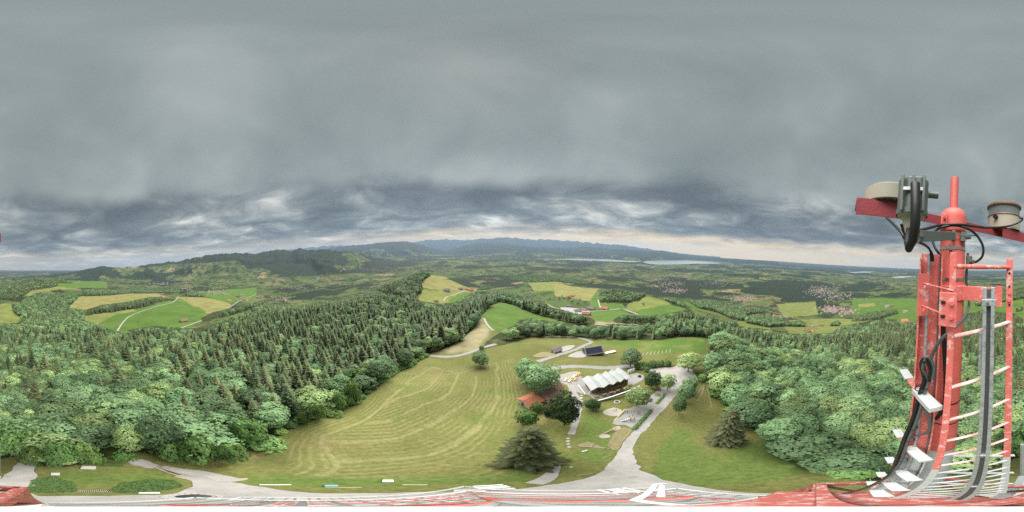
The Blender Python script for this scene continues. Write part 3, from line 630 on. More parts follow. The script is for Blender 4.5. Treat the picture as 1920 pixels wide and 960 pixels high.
# ------------------------------------------------------------------ trees
def leaf_mat(name, a, b, c, trans=.3):
    m = bpy.data.materials.new(name); m.use_nodes = True; t = m.node_tree; pb = t.nodes['Principled BSDF']; out = t.nodes['Material Output']
    oi = N(t, 'ShaderNodeObjectInfo'); at = N(t, 'ShaderNodeAttribute', attribute_name='leaf')
    wn_ = N(t, 'ShaderNodeTexWhiteNoise', noise_dimensions='1D'); t.links.new(oi.outputs['Random'], wn_.inputs['W'])
    col = RAMP(t, oi.outputs['Random'], [(0., a), (.5, b), (1., c)])
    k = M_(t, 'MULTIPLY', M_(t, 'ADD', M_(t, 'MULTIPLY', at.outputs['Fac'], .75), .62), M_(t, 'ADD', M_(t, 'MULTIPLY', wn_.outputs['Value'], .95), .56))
    s = N(t, 'ShaderNodeVectorMath', operation='SCALE'); t.links.new(col, s.inputs[0]); t.links.new(k, s.inputs['Scale'])
    t.links.new(s.outputs[0], pb.inputs['Base Color']); pb.inputs['Roughness'].default_value = .62; pb.inputs['Specular IOR Level'].default_value = .25
    tr = N(t, 'ShaderNodeBsdfTranslucent'); t.links.new(s.outputs[0], tr.inputs[0])
    mx = N(t, 'ShaderNodeMixShader'); mx.inputs[0].default_value = trans
    t.links.new(pb.outputs[0], mx.inputs[1]); t.links.new(tr.outputs[0], mx.inputs[2]); t.links.new(mx.outputs[0], out.inputs[0])
    MATS[name] = m; return m
leaf_mat('beech_leaves', (.115, .205, .090), (.160, .262, .122), (.22, .30, .112), .15)
leaf_mat('olive_needles', (.150, .165, .070), (.165, .180, .072), (.130, .155, .062), .12)
leaf_mat('spruce_needles', (.108, .148, .068), (.155, .184, .080), (.090, .134, .066), .10)
leaf_mat('dark_leaves', (.055, .100, .038), (.064, .112, .042), (.072, .122, .044), .25)
leaf_mat('shrub_leaves', (.095, .185, .055), (.125, .215, .062), (.155, .25, .065), .15)
mat('bark', (.15, .135, .115), .9, 0., .2, 4., .5)
mat('spruce_bark', (.20, .18, .155), .9, 0., .2, 4., .5)
def quads(c, nrm, size, g):
    """one small quad per centre"""
    n = len(c); nrm = nrm / (np.linalg.norm(nrm, axis=1, keepdims=True) + 1e-9)
    rv = g.normal(size=(n, 3)); u = np.cross(nrm, rv); u /= np.linalg.norm(u, axis=1, keepdims=True) + 1e-9; v = np.cross(nrm, u)
    s = size[:, None] * .5; e = g.uniform(.7, 1.35, (n, 1))
    V = np.stack([c - u * s * e - v * s * .25, c - v * s * .9, c + u * s * e + v * s * .25, c + v * s * .9], 1).reshape(-1, 3)
    return V, np.arange(n * 4).reshape(-1, 4)
def crown_broad(seed, h, wd, nb, nl, leaf, lobes=.30, low=.22):
    g = np.random.default_rng(seed)
    k = np.arange(nb) + .5; ph = np.arccos(1 - 1.75 * k / nb); th = np.pi * (1 + 5 ** .5) * k + g.uniform(0, 6)
    d = np.stack([np.cos(th) * np.sin(ph), np.sin(th) * np.sin(ph), np.cos(ph)], 1)
    ex = np.array([wd / 2, wd / 2, h * (1 - low) / 2]); cen = np.array([0, 0, h * (low + (1 - low) / 2)])
    asym = 1 + .16 * np.sin(th * 2 + g.uniform(0, 6)) + .10 * np.sin(th * 3 + g.uniform(0, 6))
    bc = cen + d * ex * (.70 + g.uniform(-.14, .14, (nb, 1))) * asym[:, None]
    br = wd * lobes * g.uniform(.50, 1.0, nb) * .62
    V = []; F = []; A = []; n0 = 0
    for i in range(nb):
        dd = g.normal(size=(nl, 3)) + d[i] * .9 + np.array([0, 0, .35]); dd /= np.linalg.norm(dd, axis=1, keepdims=True)
        c = bc[i] + dd * br[i] * np.array([1.12, 1.12, .8]) * g.uniform(.72, 1.08, (nl, 1))
        v, f = quads(c, dd * .55 + d[i] * .75 + g.normal(size=(nl, 3)) * .28 + np.array([0, 0, .55]), leaf * g.uniform(.65, 1.3, nl), g)
        V.append(v); F.append(f + n0); n0 += len(v)
        A.append(np.repeat(np.clip(.5 + g.normal(0, .22, nl) + g.normal(0, .16), 0, 1), 4))
    return np.concatenate(V), np.concatenate(F), np.concatenate(A)
def crown_spruce(seed, h, wd, lev, nbr, seg, droop=.22, wq=.62, low=.06, pw=.85):
    g = np.random.default_rng(seed); V = []; A = []
    for li in range(lev):
        t = (li + g.uniform(-.3, .3)) / lev; t = min(max(t, 0), .97)
        z = h * (low + (1 - low) * t); R = wd / 2 * max((1 - t), .02) ** pw * (1 + .12 * math.sin(li * 2.1 + seed))
        for b in range(nbr):
            a = 2 * math.pi * (b + g.uniform(-.35, .35)) / nbr + li * .7; r = R * g.uniform(.72, 1.18)
            if g.random() < .05: continue
            ca, sa = math.cos(a), math.sin(a); col = np.clip(.5 + g.normal(0, .2), 0, 1); rise = (.10 + .35 * t) * r
            prev = None
            for s in range(seg + 1):
                q = s / seg; rad = r * q
                zz = z + rise * q - droop * 2.2 * r * q * q * (1 - .35 * q) + g.normal(0, .02) * r
                wdt = r * wq * (1 - q) ** .6 * .55 + .10
                p = np.array([ca * rad, sa * rad, zz]); sd_ = np.array([-sa, ca, 0])
                dn = np.array([0, 0, -wdt * .40]) * g.uniform(.5, 1.3)
                cur = (p + sd_ * wdt * g.uniform(.7, 1.2) + dn, p, p - sd_ * wdt * g.uniform(.7, 1.2) + dn)
                if prev is not None:
                    V += [prev[0], prev[1], cur[1], cur[0], prev[1], prev[2], cur[2], cur[1]]
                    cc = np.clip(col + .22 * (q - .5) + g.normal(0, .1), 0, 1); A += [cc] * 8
                prev = cur
    V = np.array(V); return V, np.arange(len(V)).reshape(-1, 4), np.array(A)
def trunk_geo(h, r, n=7, limbs=0, seed=0, spread=.3, tip=.12):
    mb = MB(); g = random.Random(seed)
    mb.tube([(0, 0, -.6), (0, 0, h * .1), (h * .006, 0, h * .5), (0, h * .004, h)], [r * 1.35, r, r * .65, r * tip], n, False)
    for i in range(limbs):
        a = i * 2.4 + g.random(); z0 = h * g.uniform(.35, .75); L = h * spread * g.uniform(.6, 1.1)
        mb.tube([(0, 0, z0), (math.cos(a) * L * .5, math.sin(a) * L * .5, z0 + L * .35), (math.cos(a) * L, math.sin(a) * L, z0 + L * .8)], [r * .45, r * .3, r * .1], 5, False)
    return mb
class Kind: pass
def tree_kind(name, crown, trunk, leafm, barkm):
    k = Kind(); k.name = name
    V, F, A = crown
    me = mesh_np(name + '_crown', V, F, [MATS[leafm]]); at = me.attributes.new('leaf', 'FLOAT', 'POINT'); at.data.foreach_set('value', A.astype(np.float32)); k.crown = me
    tm = bpy.data.meshes.new(name + '_trunk'); tm.from_pydata(trunk.v, [], trunk.f); tm.polygons.foreach_set('use_smooth', trunk.sm); tm.materials.append(MATS[barkm]); tm.update(); k.trunk = tm
    # crown and trunk in one mesh, for the woods that read as one mass
    tv = np.array(trunk.v); tf = np.array([f for f in trunk.f if len(f) == 4])
    VV = np.concatenate([V, tv]); FF = np.concatenate([F, tf + len(V)])
    cm = mesh_np(name + '_whole', VV, FF, [MATS[leafm], MATS[barkm]], mi=np.r_[np.zeros(len(F)), np.ones(len(tf))])
    at = cm.attributes.new('leaf', 'FLOAT', 'POINT'); at.data.foreach_set('value', np.r_[A, np.full(len(tv), .5)].astype(np.float32))
    k.proto = bpy.data.objects.new(name + '_source', cm)
    return k
BH, BW, SH, SW = 16., 10., 25., 7.5
BROAD = [tree_kind('beech_a', crown_broad(1, BH, BW, 46, 64, .62), trunk_geo(BH * .72, .24, 7, 6, 1), 'beech_leaves', 'bark'),
         tree_kind('beech_b', crown_broad(2, BH, BW, 40, 70, .66, .34), trunk_geo(BH * .72, .24, 7, 6, 2), 'beech_leaves', 'bark'),
         tree_kind('beech_c', crown_broad(3, BH, BW, 56, 56, .55, .25, .16), trunk_geo(BH * .72, .22, 7, 6, 3), 'beech_leaves', 'bark'),
         tree_kind('beech_d', crown_broad(4, BH, BW, 34, 80, .62, .38, .2), trunk_geo(BH * .7, .22, 7, 6, 4), 'beech_leaves', 'bark')]
SPR = [tree_kind('spruce_a', crown_spruce(11, SH, SW, 26, 10, 5), trunk_geo(SH * .98, .26, 7, 0, 1, tip=.05), 'spruce_needles', 'spruce_bark'),
       tree_kind('spruce_b', crown_spruce(12, SH, SW, 30, 9, 5, .26, .55, .12), trunk_geo(SH * .98, .26, 7, 0, 2, tip=.05), 'spruce_needles', 'spruce_bark'),
       tree_kind('spruce_c', crown_spruce(13, SH, SW, 22, 11, 5, .18, .66, .2, .75), trunk_geo(SH * .98, .28, 7, 0, 3, tip=.05), 'spruce_needles', 'spruce_bark')]
BMID = [tree_kind('beech_far_a', crown_broad(21, BH, BW, 26, 22, 1.15), trunk_geo(BH * .6, .22, 4), 'beech_leaves', 'bark'), tree_kind('beech_far_b', crown_broad(22, BH, BW, 20, 26, 1.2, .36), trunk_geo(BH * .6, .22, 4), 'beech_leaves', 'bark')]
SMID = [tree_kind('spruce_far_a', crown_spruce(23, SH, SW, 13, 7, 2, .22, .9), trunk_geo(SH * .95, .25, 4), 'spruce_needles', 'spruce_bark'), tree_kind('spruce_far_b', crown_spruce(24, SH, SW, 12, 7, 2, .2, .9, .14), trunk_geo(SH * .95, .25, 4), 'spruce_needles', 'spruce_bark')]
BLOW = [tree_kind('beech_dist', crown_broad(31, BH, BW, 12, 7, 2.8), trunk_geo(BH * .5, .3, 3), 'beech_leaves', 'bark')]
SLOW = [tree_kind('spruce_dist', crown_spruce(33, SH, SW, 6, 5, 1, .2, 1.2), trunk_geo(SH * .9, .3, 3), 'spruce_needles', 'spruce_bark')]
DARK = tree_kind('dark_tree', crown_broad(41, BH, BW, 110, 60, .5, .22, .04), trunk_geo(BH * .8, .25, 7, 6, 5), 'dark_leaves', 'bark')
YEW = tree_kind('big_spruce', crown_spruce(42, SH, SW, 32, 14, 8, .30, .36, .02, .50), trunk_geo(SH * .98, .35, 8, 0, 6, tip=.05), 'olive_needles', 'spruce_bark')
SHRUB = [tree_kind('shrub_a', crown_broad(51, 4., 5., 26, 60, .40, .34, .02), trunk_geo(2., .08, 5, 3, 7), 'shrub_leaves', 'bark'), tree_kind('shrub_b', crown_broad(52, 4., 5., 32, 52, .36, .28, .02), trunk_geo(2., .08, 5, 3, 8), 'shrub_leaves', 'bark')]

def plant(name, k, P, sx, sz, rz, label, cat, group, lean=0.):
    o = empty(name, P, label, cat, group, rz); o.scale = (sx, sx, sz)
    for n_, me in (('trunk', k.trunk), ('crown', k.crown)):
        c = bpy.data.objects.new(n_, me); link(c, o)
    return o
def solo(name, k, base, x, ytop, yb, wpx, kh, kw, label, cat='tree', group=None):
    """a single tree from its foot, top and width in the photo"""
    P = p2g(x, yb) if base is None else base
    R = math.hypot(P.x, P.y); top = pR(x, ytop, R); h = max(top.z - P.z, 1.); wd = ang_w(P, wpx)
    return plant(name, k, P, wd / kw, h / kh, random.uniform(0, 6.28), label, cat, group), P, h, wd
TAKEN = []
def S(*a, **k):
    o, P, h, wd = solo(*a, **k); TAKEN.append((P.x, P.y, wd)); return o
S('spruce_tree', YEW, None, 992, 800, 866, 136, SH, SW, 'very large drooping conifer beside the foot of the tower, nearest tree of the hay meadow')
S('spruce_tree', YEW, None, 1357, 766, 830, 84, SH, SW, 'large dark conifer standing alone on the grass right of the gravel road')
S('yew_tree', DARK, None, 1058, 736, 797, 56, BH, BW, 'dark green dense ovoid tree beside the footpath and old house')
S('walnut_tree', BROAD[0], None, 988, 676, 718, 50, BH, BW, 'round broadleaf tree at left rear of the pair behind the old red roofed house')
S('walnut_tree', BROAD[1], None, 1013, 682, 738, 62, BH, BW, 'bright broadleaf tree at right front of the pair behind the old red roofed house')
S('round_bush', SHRUB[0], None, 988, 772, 795, 42, 4., 5., 'dome shaped green bush left of the dark ovoid tree', cat='bush')
S('garden_bush', SHRUB[1], None, 1008, 756, 771, 28, 4., 5., 'loose green bush in front of the orange tiled roof', cat='bush')
S('garden_bush', DARK, None, 1030, 758, 786, 24, BH, BW, 'small dark bush tucked left of the dark ovoid tree', cat='bush')
S('lime_tree', BROAD[2], None, 1182, 655, 687, 40, BH, BW, 'round solitary tree on the meadow right of the solar barn')
S('lime_tree', BROAD[3], None, 900, 660, 686, 30, BH, BW, 'small round solitary tree at the top of the hay meadow')
S('small_bush', SHRUB[0], None, 903, 649, 656, 10, 4., 5., 'tiny bush beside the road above the solitary meadow tree', cat='bush')
S('maple_tree', DARK, None, 1222, 696, 728, 31, BH, BW, 'dark round tree between restaurant terrace and gravel car park')
S('birch_tree', BROAD[2], None, 1251, 700, 733, 30, BH, BW, 'light yellowish green tree at the edge of the gravel car park')
S('maple_tree', BROAD[1], None, 1194, 726, 762, 48, BH, BW, 'wide bright green tree above the playground')
S('terrace_bush', DARK, None, 1110, 749, 767, 30, BH, BW, 'low dark bush in front of the restaurant corner', cat='bush')
S('ash_tree', BROAD[0], None, 1290, 662, 697, 44, BH, BW, 'large round tree behind the gravel car park')
S('ash_tree', BROAD[3], None, 1293, 706, 738, 28, BH, BW, 'farthest tree of the row along the right side of the gravel road', group='trees along the gravel road')
S('ash_tree', BROAD[1], None, 1284, 718, 756, 34, BH, BW, 'middle tree of the row along the right side of the gravel road', group='trees along the gravel road')
S('ash_tree', BROAD[2], None, 1272, 742, 778, 30, BH, BW, 'nearest tree of the row along the right side of the gravel road', group='trees along the gravel road')
S('roadside_bush', SHRUB[1], None, 1318, 700, 716, 20, 4., 5., 'green bush between car park and forest edge', cat='bush')
for i, (x, y0, y1, w_) in enumerate([(1196,680,692,16),(1210,678,690,16),(1224,676,689,18),(1238,675,687,16),(1252,676,687,14),(1212,688,697,12)]):
    S('hedge_bush', SHRUB[i % 2], None, x, y0, y1, w_, 4., 5., ['leftmost', 'second', 'third', 'fourth', 'rightmost', 'front'][i] + ' bush of the hedge behind the gravel car park', cat='bush', group='hedge bushes behind the car park')
# spruces and bushes at the near forest edge that stand out
S('spruce_tree', SPR[2], None, 546, 716, 776, 44, SH, SW, 'pale olive spruce with bare lower trunk at the edge of the hay meadow')
S('spruce_tree', SPR[2], None, 402, 765, 820, 42, SH, SW, 'olive spruce rising behind the bright bushes at the forest edge')
S('spruce_tree', SPR[0], None, 352, 728, 785, 34, SH, SW, 'slim olive spruce above the large round crowns of the left forest')
S('maple_tree', BROAD[3], None, 306, 775, 850, 92, BH, BW, 'broad light green tree with flat layered crown at the forest edge')
S('maple_tree', BROAD[1], None, 250, 792, 851, 70, BH, BW, 'grey green round tree left of the broad layered tree at the forest edge')
for i, (x, y0, y1, w_, s, nm) in enumerate([(60,836,874,56,1,'grey green bush left of the path end beside the gravel'),(115,828,876,74,0,'large rounded dark green bush at the front of the left forest'),(160,830,868,70,1,'bluish green bush behind the two front bushes'),(385,815,867,84,0,'bright green bush at the forest edge above the gravel lane'),(330,828,866,56,1,'brownish green bush left of the bright bush above the gravel lane'),(445,830,868,66,0,'green bush at the right end of the near forest edge'),(180,850,872,36,0,'low yellow green bush beside the concrete slab'),(232,848,866,44,0,'yellow green low bush above the gravel plot'),(470,785,832,80,0,'olive green rounded tree crown left of the meadow corner'),(20,800,858,90,0,'wide green bush left of the narrow forest path')]):
    S('edge_bush', SHRUB[s], None, x, y0, y1, w_, 4., 5., nm, cat='bush')
for i, (x, y0, y1, w_) in enumerate([(640,735,770,30),(665,712,755,34),(678,690,728,50),(712,684,712,34),(600,756,786,30),(570,772,795,24),(655,742,762,24)]):
    S('meadow_edge_bush', SHRUB[i % 2], None, x, y0, y1, w_, 4., 5., 'green bush ' + ['below the tall spruces', 'with rounded top halfway up', 'large and dense near the top', 'topmost'  , 'low by the pale spruce', 'lowest and smallest', 'small front'][i] + ' on the forest edge of the hay meadow', cat='bush', group='bushes along the hay meadow')

# bushes closing the rim of the woods
def rim_bushes():
    for (line, cnt, lb) in (([(484,852),(509,830),(538,807),(576,793),(626,778),(670,759),(690,740),(722,714),(737,702),(770,687),(800,670)], 26, 'along the forest edge of the hay meadow'),
                            ([(1338,742),(1354,750),(1375,774),(1397,803),(1440,814),(1484,857),(1525,880),(1586,897),(1644,903),(1700,896)], 20, 'along the edge of the right forest')):
        W = [p2g(*p) for p in line]; Ls = [0]
        for a, b in zip(W, W[1:]): Ls.append(Ls[-1] + (b - a).length)
        for k in range(cnt):
            s = Ls[-1] * (k + random.uniform(.2, .8)) / cnt; i = max(j for j in range(len(W) - 1) if Ls[j] <= s); P = W[i].lerp(W[i + 1], (s - Ls[i]) / (Ls[i + 1] - Ls[i]))
            out = Vector((P.x, P.y, 0)).normalized() * random.uniform(.5, 3.0); P = P + out; P.z = float(gz_at(P.x, P.y)); z = random.uniform(.55, 1.25)
            plant('rim_bush', SHRUB[k % 2], P, z * random.uniform(.9, 1.3), z, random.uniform(0, 6), f'leafy bush {lb}, {ORD[k]} from the left', 'bush', 'bushes ' + lb)
# ---- the woods
def scatter_positions():
    out = []
    for r0, r1, st in ((14, 260, 6.7), (260, 900, 7.8), (900, 2600, 11.)):
        n = int(2 * r1 / st); ii, jj = np.meshgrid(np.arange(n), np.arange(n))
        x = (ii.ravel() + rng.uniform(-.42, .42, n * n)) * st - r1; y = (jj.ravel() + rng.uniform(-.42, .42, n * n)) * st - r1
        r = np.hypot(x, y); m = (r >= r0) & (r < r1); out.append(np.stack([x[m], y[m]], 1))
    P = np.concatenate(out); x, y = P[:, 0], P[:, 1]; r = np.hypot(x, y); z = gz_at(x, y, GZ0)
    u = rng.random(len(P)); px, py = d2p(x, y, z)
    inside = np.zeros(len(P), bool); con = np.zeros(len(P), bool); hgt = np.zeros(len(P))
    bh = rng.uniform(.70, 1.18, len(P)) * BH * 1.02; sh = rng.uniform(.66, 1.16, len(P)) * SH
    clump = fbm(x / 60, y / 60, 3)
    for name, poly, cf, r0, r1 in FOREST:
        if cf is None:
            if name == 'left':
                f = np.interp(px, [0, 300, 420, 520, 620, 760, 900], [.15, .16, .30, .52, .56, .38, .38]) + np.clip((r - 70) / 300, -.15, .15)
            else:
                f = np.interp(px, [1330, 1450, 1600, 1700, 1920], [.08, .10, .15, .35, .4]) + np.clip((r - 110) / 250, -.15, .5)
        else: f = cf
        c = u < f + .35 * clump
        h = np.where(c, sh, bh)
        if name in ('row', 'hill'): h = h * .82
        tx, ty = d2p(x, y, z + h * .93); mx, my = d2p(x, y, z + h * .5)
        m = inpoly(px, py, poly) & inpoly(tx, ty, poly) & (r > r0) & (r < r1) & ~inside
        for q in NOFOREST: m &= ~inpoly(px, py, q)
        inside |= m; con[m] = c[m]; hgt[m] = h[m]
    # shrink what stands on the near rim of the wood, drop what nothing can be seen of
    fi = np.clip(np.interp(r, RR, np.arange(NR)), 0, NR - 1).astype(int); j = np.floor((np.arctan2(x, y) + np.pi) / (2 * np.pi) * NA).astype(int) % NA
    inside &= (z + hgt) / r > HORI[np.maximum(fi - 2, 0), j] - .003
    for tx_, ty_, tw in TAKEN: inside &= np.hypot(x - tx_, y - ty_) > tw * .42 + 2.
    i = np.where(inside)[0]
    return np.stack([x[i], y[i], z[i]], 1), r[i], con[i], hgt[i]
TP, TR, TC, TH = scatter_positions()
print('TREES', len(TP), 'near', (TR < 260).sum(), 'spruce', TC.sum())
def scatter(name, P, scl, rot, vi, protos, label, cat):
    me = bpy.data.meshes.new(name); me.vertices.add(len(P)); me.vertices.foreach_set('co', P.astype(np.float32).ravel())
    for nm, ty, dat, key in (('scl', 'FLOAT_VECTOR', scl, 'vector'), ('rot', 'FLOAT', rot, 'value'), ('vi', 'INT', vi, 'value')):
        a = me.attributes.new(nm, ty, 'POINT'); a.data.foreach_set(key, (dat.astype(np.int32) if ty == 'INT' else dat.astype(np.float32)).ravel())
    me.update()
    o = link(bpy.data.objects.new(name, me)); tag(o, label, cat, kind='stuff')
    g = bpy.data.node_groups.new(name + '_nodes', 'GeometryNodeTree')
    g.interface.new_socket('Geometry', in_out='INPUT', socket_type='NodeSocketGeometry'); g.interface.new_socket('Geometry', in_out='OUTPUT', socket_type='NodeSocketGeometry')
    gi = g.nodes.new('NodeGroupInput'); go = g.nodes.new('NodeGroupOutput'); jn = g.nodes.new('GeometryNodeJoinGeometry')
    def attr(nm, ty):
        n = g.nodes.new('GeometryNodeInputNamedAttribute'); n.data_type = ty; n.inputs['Name'].default_value = nm
        return next(s for s in n.outputs if s.name == 'Attribute' and s.enabled)
    asc, aro, avi = attr('scl', 'FLOAT_VECTOR'), attr('rot', 'FLOAT'), attr('vi', 'INT')
    cx = g.nodes.new('ShaderNodeCombineXYZ'); g.links.new(aro, cx.inputs[2])
    for k, pr in enumerate(protos):
        oi = g.nodes.new('GeometryNodeObjectInfo'); oi.inputs['Object'].default_value = pr.proto; oi.inputs['As Instance'].default_value = True; oi.transform_space = 'ORIGINAL'
        cp = g.nodes.new('FunctionNodeCompare'); cp.data_type = 'INT'; cp.operation = 'EQUAL'
        ins = [s for s in cp.inputs if s.enabled]; g.links.new(avi, ins[0]); ins[1].default_value = k
        ip = g.nodes.new('GeometryNodeInstanceOnPoints')
        g.links.new(gi.outputs[0], ip.inputs['Points']); g.links.new(cp.outputs[0], ip.inputs['Selection']); g.links.new(oi.outputs['Geometry'], ip.inputs['Instance'])
        g.links.new(cx.outputs[0], ip.inputs['Rotation']); g.links.new(asc, ip.inputs['Scale']); g.links.new(ip.outputs[0], jn.inputs[0])
    g.links.new(jn.outputs[0], go.inputs[0])
    md = o.modifiers.new('woods', 'NODES'); md.node_group = g
    return o
REGIONS = ((90, 'far left behind the forest path'), (240, 'left of the broad layered tree'), (420, 'above the gravel lane'), (560, 'left of the pale olive spruce'), (700, 'above the hay meadow'), (905, 'between hay meadow and straw strip'), (1130, 'in the tree row left of the solar barn'), (1335, 'in the tree row behind the solar barn'), (1420, 'at the right forest\'s left edge'), (1520, 'behind the lone dark conifer'), (1640, 'in the right forest'), (1740, 'just left of the red mast'), (1930, 'behind the ladder'))
ORD = ['first', 'second', 'third', 'fourth', 'fifth', 'sixth', 'seventh', 'eighth', 'ninth', 'tenth', 'eleventh', 'twelfth', 'thirteenth', 'fourteenth', 'fifteenth', 'sixteenth', 'seventeenth', 'eighteenth', 'nineteenth', 'twentieth'] + [f'{k}th' for k in range(21, 99)]
def region_of(px):
    for k, (lim, nm) in enumerate(REGIONS):
        if px < lim: return k
    return len(REGIONS) - 1
def build_woods():
    n = len(TP); dist = np.sqrt((TP ** 2).sum(1)); rot = rng.uniform(0, 6.28, n)
    wid = np.where(TC, TH / SH * rng.uniform(.95, 1.45, n), TH / BH * rng.uniform(.85, 1.22, n))
    hs = np.where(TC, TH / SH, TH / BH)
    px, py = d2p(TP[:, 0], TP[:, 1], TP[:, 2] + TH * .6)
    for con, hi, mid, low, nm in ((True, SPR, SMID, SLOW, 'spruce'), (False, BROAD, BMID, BLOW, 'broadleaf')):
        idx = np.where(TC == con)[0]; idx = idx[np.argsort(-(TH[idx] * wid[idx] / dist[idx] ** 2))]
        ind = idx[:285]; rest = idx[285:]; kind = 'spruce' if con else 'broadleaf tree'
        bins = {}
        for i in ind: bins.setdefault(region_of(px[i]), []).append(i)
        for rg, mem in bins.items():
            mem = sorted(mem, key=lambda i: TR[i]); q = max(1, math.ceil(len(mem) / 3)); tiers = [mem[k:k + q] for k in range(0, len(mem), q)]
            for tn, tier in enumerate(tiers):
                for k, i in enumerate(sorted(tier, key=lambda i: px[i])):
                    lb = f'{kind} {REGIONS[rg][1]}, {["front", "middle", "back"][tn]} row, {ORD[k]} from left'
                    plant('spruce_tree' if con else 'beech_tree', random.choice(hi), Vector(TP[i]), wid[i], hs[i], rot[i], lb, 'tree', f'{kind}s {REGIONS[rg][1]}')
        vi = np.where(TR[rest] < 330, rng.integers(0, len(hi), len(rest)), np.where(TR[rest] < 1000, len(hi) + rng.integers(0, len(mid), len(rest)), len(hi) + len(mid)))
        scatter(nm + '_woods', TP[rest], np.stack([wid[rest], wid[rest], hs[rest]], 1), rot[rest], vi, hi + mid + low, f'mass of {nm} trees in the woods beyond the nearest ones', 'woods')
build_woods()
rim_bushes()
# ------------------------------------------------------------------ buildings
mat('white_roof', (.40, .43, .415), .55, 0., .05, .6)
mat('timber', (.30, .19, .085), .8, 0., .15, 1.5, .2)
mat('timber_dark', (.13, .095, .065), .85, 0., .2, 1.5, .2)
mat('plaster', (.70, .69, .65), .9, 0., .05, 1.)
mat('glass_dark', (.03, .04, .045), .12, 0., .02, 1.)
mat('tile_red', (.42, .15, .085), .85, 0., .16, .8, .4, second=(.27, .11, .07), mask=(.5, .66), bscale=5)
mat('tile_brown', (.20, .115, .08), .85, 0., .18, .8, .4, bscale=5)
mat('tile_grey', (.20, .17, .165), .85, 0., .15, .8, .4, bscale=5)
mat('solar', (.022, .03, .055), .25, 0., .1, 1.)
mat('concrete', (.42, .41, .38), .9, 0., .12, 2., .2)
mat('white_board', (.76, .77, .76), .6, 0., .04, 3.)
mat('plank', (.45, .36, .22), .85, 0., .15, 4.)
mat('old_wood', (.30, .26, .20), .9, 0., .2, 3., .2)
mat('steel', (.42, .43, .44), .4, .9, .08, 6.)
mat('black_iron', (.03, .03, .032), .5, .3, .1, 4.)
mat('teal', (.14, .42, .46), .6, 0., .06, 3.)
mat('yellow_wood', (.46, .37, .17), .75, 0., .1, 3.)
mat('orange_cloth', (.42, .28, .12), .85, 0., .1, 3.)
mat('stone', (.46, .45, .42), .9, 0., .12, 2., .3)
mat('brown_cover', (.19, .12, .085), .85, 0., .15, 2.)
def local(o_, u, v, a, b, z): return Vector((o_.x + u.x * a + v.x * b, o_.y + u.y * a + v.y * b, z))
def frame_rz(u): return math.atan2(u.y, u.x)
def house(name, P, L, W, H, rh, rz, wallm, roofm, label, cat='house', group=None, over=.5, windows=(4, 1), door=True, chimney=False, drop=1.2, gablem=None):
    """gabled house: L along local x (the ridge), W across, eaves at H"""
    e = empty(name, P, label, cat, group, rz)
    mb = MB(); hl, hw = L / 2, W / 2
    mb.add([(-hl, -hw, -drop), (hl, -hw, -drop), (hl, hw, -drop), (-hl, hw, -drop), (-hl, -hw, H), (hl, -hw, H), (hl, hw, H), (-hl, hw, H), (-hl, 0, H + rh), (hl, 0, H + rh)],
           [(0, 1, 5, 4), (2, 3, 7, 6), (1, 2, 6, 9, 5), (3, 0, 4, 8, 7), (3, 2, 1, 0)])
    mb.build('wall', MATS[wallm], e)
    r = MB(); t = .18; o = over; k = rh / hw
    for s in (-1, 1):
        y1 = s * (hw + o); z1 = H - o * k
        vs = [(-hl - o, y1, z1 + .06), (hl + o, y1, z1 + .06), (hl + o, 0, H + rh + .06), (-hl - o, 0, H + rh + .06)]
        vs += [(a, b, c + t) for a, b, c in vs]
        r.add(vs, [(0, 1, 2, 3), (7, 6, 5, 4), (0, 4, 5, 1), (1, 5, 6, 2), (2, 6, 7, 3), (3, 7, 4, 0)])
    ro = r.build('roof', MATS[roofm], e)
    if chimney: MB().box((L * .2, W * .12, H + rh + .1), (.6, .6, 1.4)).build('chimney', MATS['plaster'], ro)
    n, fl = windows
    for s in (-1, 1):
        for i in range(n):
            for j in range(fl):
                x = -hl + L * (i + .5) / n; z = (j + .58) * H / max(fl, 1)
                wo = MB().box((x, s * (hw + .02), z), (L / n * .38, .06, H / max(fl, 1) * .42)).build('window', MATS['glass_dark'], e)
                MB().box((x, s * (hw + .05), z - H / max(fl, 1) * .24), (L / n * .46, .12, .08)).build('sill', MATS['plaster'], wo)
    if door: MB().box((-hl - .03, W * .1, 1.05), (.08, 1.1, 2.1)).build('door', MATS['timber_dark'], e)
    return e, ro

